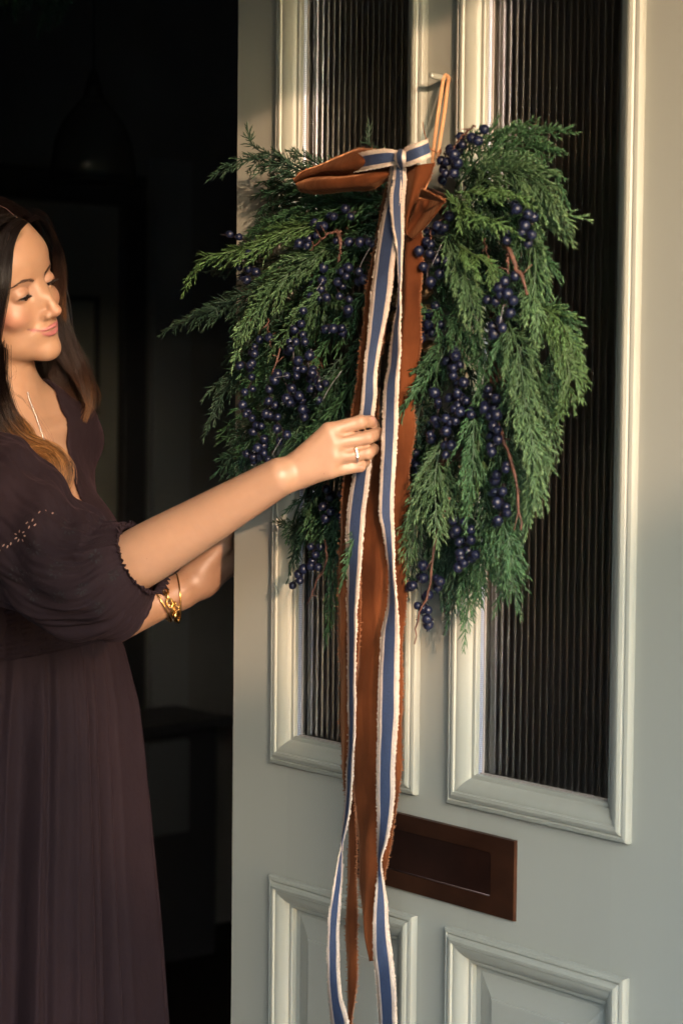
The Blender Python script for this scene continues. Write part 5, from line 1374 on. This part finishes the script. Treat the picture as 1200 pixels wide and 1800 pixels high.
# ring
rp, rm = hp(*HAND['ring'][0]), hp(*HAND['ring'][1]); rax = (rm - rp) / np.linalg.norm(rm - rp); rc = rp + (rm - rp) * .66
a_ = np.cross(rax, Uv); a_ /= np.linalg.norm(a_); b_ = np.cross(rax, a_); rr1 = .0104
ringo = tube('ring', [rc + rr1 * (math.cos(t) * a_ + math.sin(t) * b_) for t in np.linspace(0, 2 * math.pi, 40)], .00075, silverm, woman, 8)
for t in (-.42, -.14, .14, .42):
    dirv = (Tv - rax * (Tv @ rax)); dirv /= np.linalg.norm(dirv); o2 = np.cross(rax, dirv)
    c = rc + (rr1 + .0006) * (math.cos(t - .15) * dirv + math.sin(t - .15) * o2)
    v, f = ellipsoid_arrays(c, (.0015, .0015, .0015), 8, 5); mesh('stone', v, f, stone, ringo)
# necklace
nk = cr([(49, 690), (53, 705), (60, 722), (68, 745), (76, 768), (82, 790), (87, 812), (91, 835)], 62)
parts = []
for x, y in nk:
    c = surf(x, y, .0012); parts.append(ellipsoid_arrays(c, (.00115, .00115, .00115), 7, 5))
v, f = merge(parts); mesh('necklace', v, f, silverm, woman, True)
# bracelets on the far wrist
wax = (WR2 - EL2) / np.linalg.norm(WR2 - EL2); bc = EL2 + (WR2 - EL2) * .88; a_ = np.cross(wax, Tv); a_ /= np.linalg.norm(a_); b_ = np.cross(wax, a_)
tilt = wax * .35
br = tube('bangle', [bc - wax * .012 + .0315 * (math.cos(t) * (a_ + tilt * .5) + math.sin(t) * b_) - Uv * .003 for t in np.linspace(0, 2 * math.pi, 60)], .0013, gold, woman, 8)
br2 = tube('bangle', [bc + wax * .016 + .031 * (math.cos(t) * (a_ - tilt * .9) + math.sin(t) * b_) - Uv * .005 for t in np.linspace(0, 2 * math.pi, 60)], .0011, gold, woman, 8)
parts = []
for i in range(22):
    t = 2 * math.pi * i / 22; c = bc + .0320 * (math.cos(t) * a_ + math.sin(t) * b_) + wax * (.004 + .006 * math.sin(t)) - Uv * .004
    tan = -math.sin(t) * a_ + math.cos(t) * b_; up_ = (wax if i % 2 else math.cos(t) * a_ + math.sin(t) * b_)
    parts.append(tube_arrays([c + .0074 * math.cos(u) * tan + .0040 * math.sin(u) * up_ for u in np.linspace(0, 2 * math.pi, 14)], .0014, 6))
v, f = merge(parts); mesh('chain_bracelet', v, f, gold, woman, True)
parts = []
for i in range(34):
    t = 2 * math.pi * i / 34; c = bc - wax * .004 + .0305 * (math.cos(t) * a_ + math.sin(t) * b_) - Uv * .003; parts.append(ellipsoid_arrays(c, (.0014, .0014, .0014), 7, 5))
v, f = merge(parts); mesh('stone_bracelet', v, f, silverm, woman, True)
parts = []
c0 = cp(308, 1062, float(proj(bc)[2][0]) - .03)
for i in range(3):
    c = c0 - Uv * .0055 * i + Rv * .002 * (i % 2); parts.append(tube_arrays([c + .0035 * (math.cos(u) * (Rv if i % 2 else .4 * Rv + .9 * Tv) + math.sin(u) * Uv) for u in np.linspace(0, 2 * math.pi, 14)], .0011, 6))
parts.append(ellipsoid_arrays(c0 - Uv * .0155, (.0042, .0042, .0046), 12, 8))
v, f = merge(parts); mesh('bracelet_charm', v, f, gold, woman, True)
# ------------------------------------------------------------------ unseen hedge, added to throw soft shade on the lower door and dress
hm = mat('garden_leaf', (.035, .06, .02), .6); noise_color(hm, (.02, .04, .012), (.06, .09, .03), 3, 4)
lat = np.array([-SUN_DIR[1], SUN_DIR[0], 0.0]); lat /= np.linalg.norm(lat)      # sideways, as seen along the sunlight
sxy = np.array([SUN_DIR[0], SUN_DIR[1], 0]) / np.hypot(SUN_DIR[0], SUN_DIR[1]); rise = SUN_DIR[2] / np.hypot(SUN_DIR[0], SUN_DIR[1])
HPX = [-3.0, -.40, -.318, -.298, -.19, -.13, -.05, -.03, .01, .025, .057, .115, .234, .4, 3.0]  # hedge-top outline shaped for where sun and shade should fall
HPZ = [1.25, 1.30, 1.28, .78, .80, 1.10, 1.12, .90, .80, .84, 1.0, 1.12, 1.245, 1.28, 1.25]
def leaves(name, parent, pts, size, seed):
    rg = np.random.default_rng(seed); n = len(pts)
    a = rg.normal(0, 1, (n, 3)); a /= np.linalg.norm(a, axis=1)[:, None]; b = np.cross(a, rg.normal(0, 1, (n, 3))); b /= np.linalg.norm(b, axis=1)[:, None]
    s = size * rg.uniform(.7, 1.3, n)[:, None]
    V = np.stack([pts - a * s, pts + b * s * .45, pts + a * s, pts - b * s * .45], 1).reshape(-1, 3)
    return mesh(name, V, np.arange(4 * n).reshape(n, 4), hm, parent)
def shrub(name, label, d0, d1, dist, n, seed, cat='hedge'):
    rg = np.random.default_rng(seed)
    D = rg.uniform(d0, d1, n); s = dist + rg.uniform(-.35, .35, n); top = np.interp(D, HPX, HPZ) + rise * s
    top = top - .045 + .05 * np.sin(D * 31 + s * 5) * .5
    z = top - np.abs(rg.normal(0, 1, n)) ** 1.5 * .5; z = np.maximum(z, -.1)
    pts = D[:, None] * lat + s[:, None] * sxy; pts[:, 2] = z
    c = (d0 + d1) / 2 * lat + dist * sxy
    e = empty(name, (c[0], c[1], -.2), label, cat)
    o = leaves('foliage', e, pts, .035, seed); o['kind'] = 'stuff'
    k = 40; DD = np.linspace(d0, d1, k); V = []; 
    for q in DD:
        t_ = np.interp(q, HPX, HPZ) + rise * (dist) - .12
        for ds, zz in ((-.25, -.2), (-.25, t_), (.25, t_), (.25, -.2)):
            p = q * lat + (dist + ds) * sxy; V.append((p[0], p[1], zz))
    Fc = [[i * 4 + j, i * 4 + (j + 1) % 4, (i + 1) * 4 + (j + 1) % 4, (i + 1) * 4 + j] for i in range(k - 1) for j in range(4)] + [[3, 2, 1, 0], [4 * k - 4, 4 * k - 3, 4 * k - 2, 4 * k - 1]]
    mesh('opaque_core', V, Fc, mat('hedge_core', (.012, .016, .008), .9), e)
shrub('added_shade_hedge', 'unseen tall leafy hedge added to shade the lower door and the dress', -3, 3, 9.0, 42000, 5)

# unseen hedge on the left, added to darken glass reflections and fill light
rg = np.random.default_rng(9)
e = empty('added_dark_hedge', (-3.2, -5, -.2), 'unseen dark hedge added on the left to darken the glass and the fill light', 'hedge')
n = 26000; pts = np.stack([-3.0 + rg.normal(0, .12, n) , rg.uniform(-11, -.1, n), rg.uniform(-.2, 3.1, n)], 1)
o = leaves('foliage', e, pts, .05, 12); o['kind'] = 'stuff'
boxo('opaque_core', (-3.7, -3.08, -11, -.1, -.2, 3.0), mat('hedge_core', (.012, .016, .008), .9), e)

# unseen house row, added to block low sky light and darken the glass
oh = empty('added_sky_block_house', (2, -16, -.2), 'unseen long brick house row added to block low sky light on the door', 'house')
boxo('wall', (-24, 17.5, -20, -14, -.3, 5.4), brickm, oh)
V = [(-24.4, -20.4, 5.4), (17.9, -20.4, 5.4), (17.9, -13.6, 5.4), (-24.4, -13.6, 5.4), (-24.4, -17, 8.2), (17.9, -17, 8.2)]
mesh('roof', V, [[0, 1, 5, 4], [2, 3, 4, 5], [0, 4, 3], [1, 2, 5], [3, 2, 1, 0]], slatem, oh)
wgl = mat('far_window_glass', (.02, .022, .025), .1)
for i in range(9):
    for z0 in (.9, 3.4):
        wf = boxo('window', (-22 + i * 4.4, -20.6 + i * 4.4, -14.05, -13.97, z0, z0 + 1.4), whitem, oh); boxo('pane', (-21.9 + i * 4.4, -20.7 + i * 4.4, -13.968, -13.96, z0 + .1, z0 + 1.3), wgl, wf)
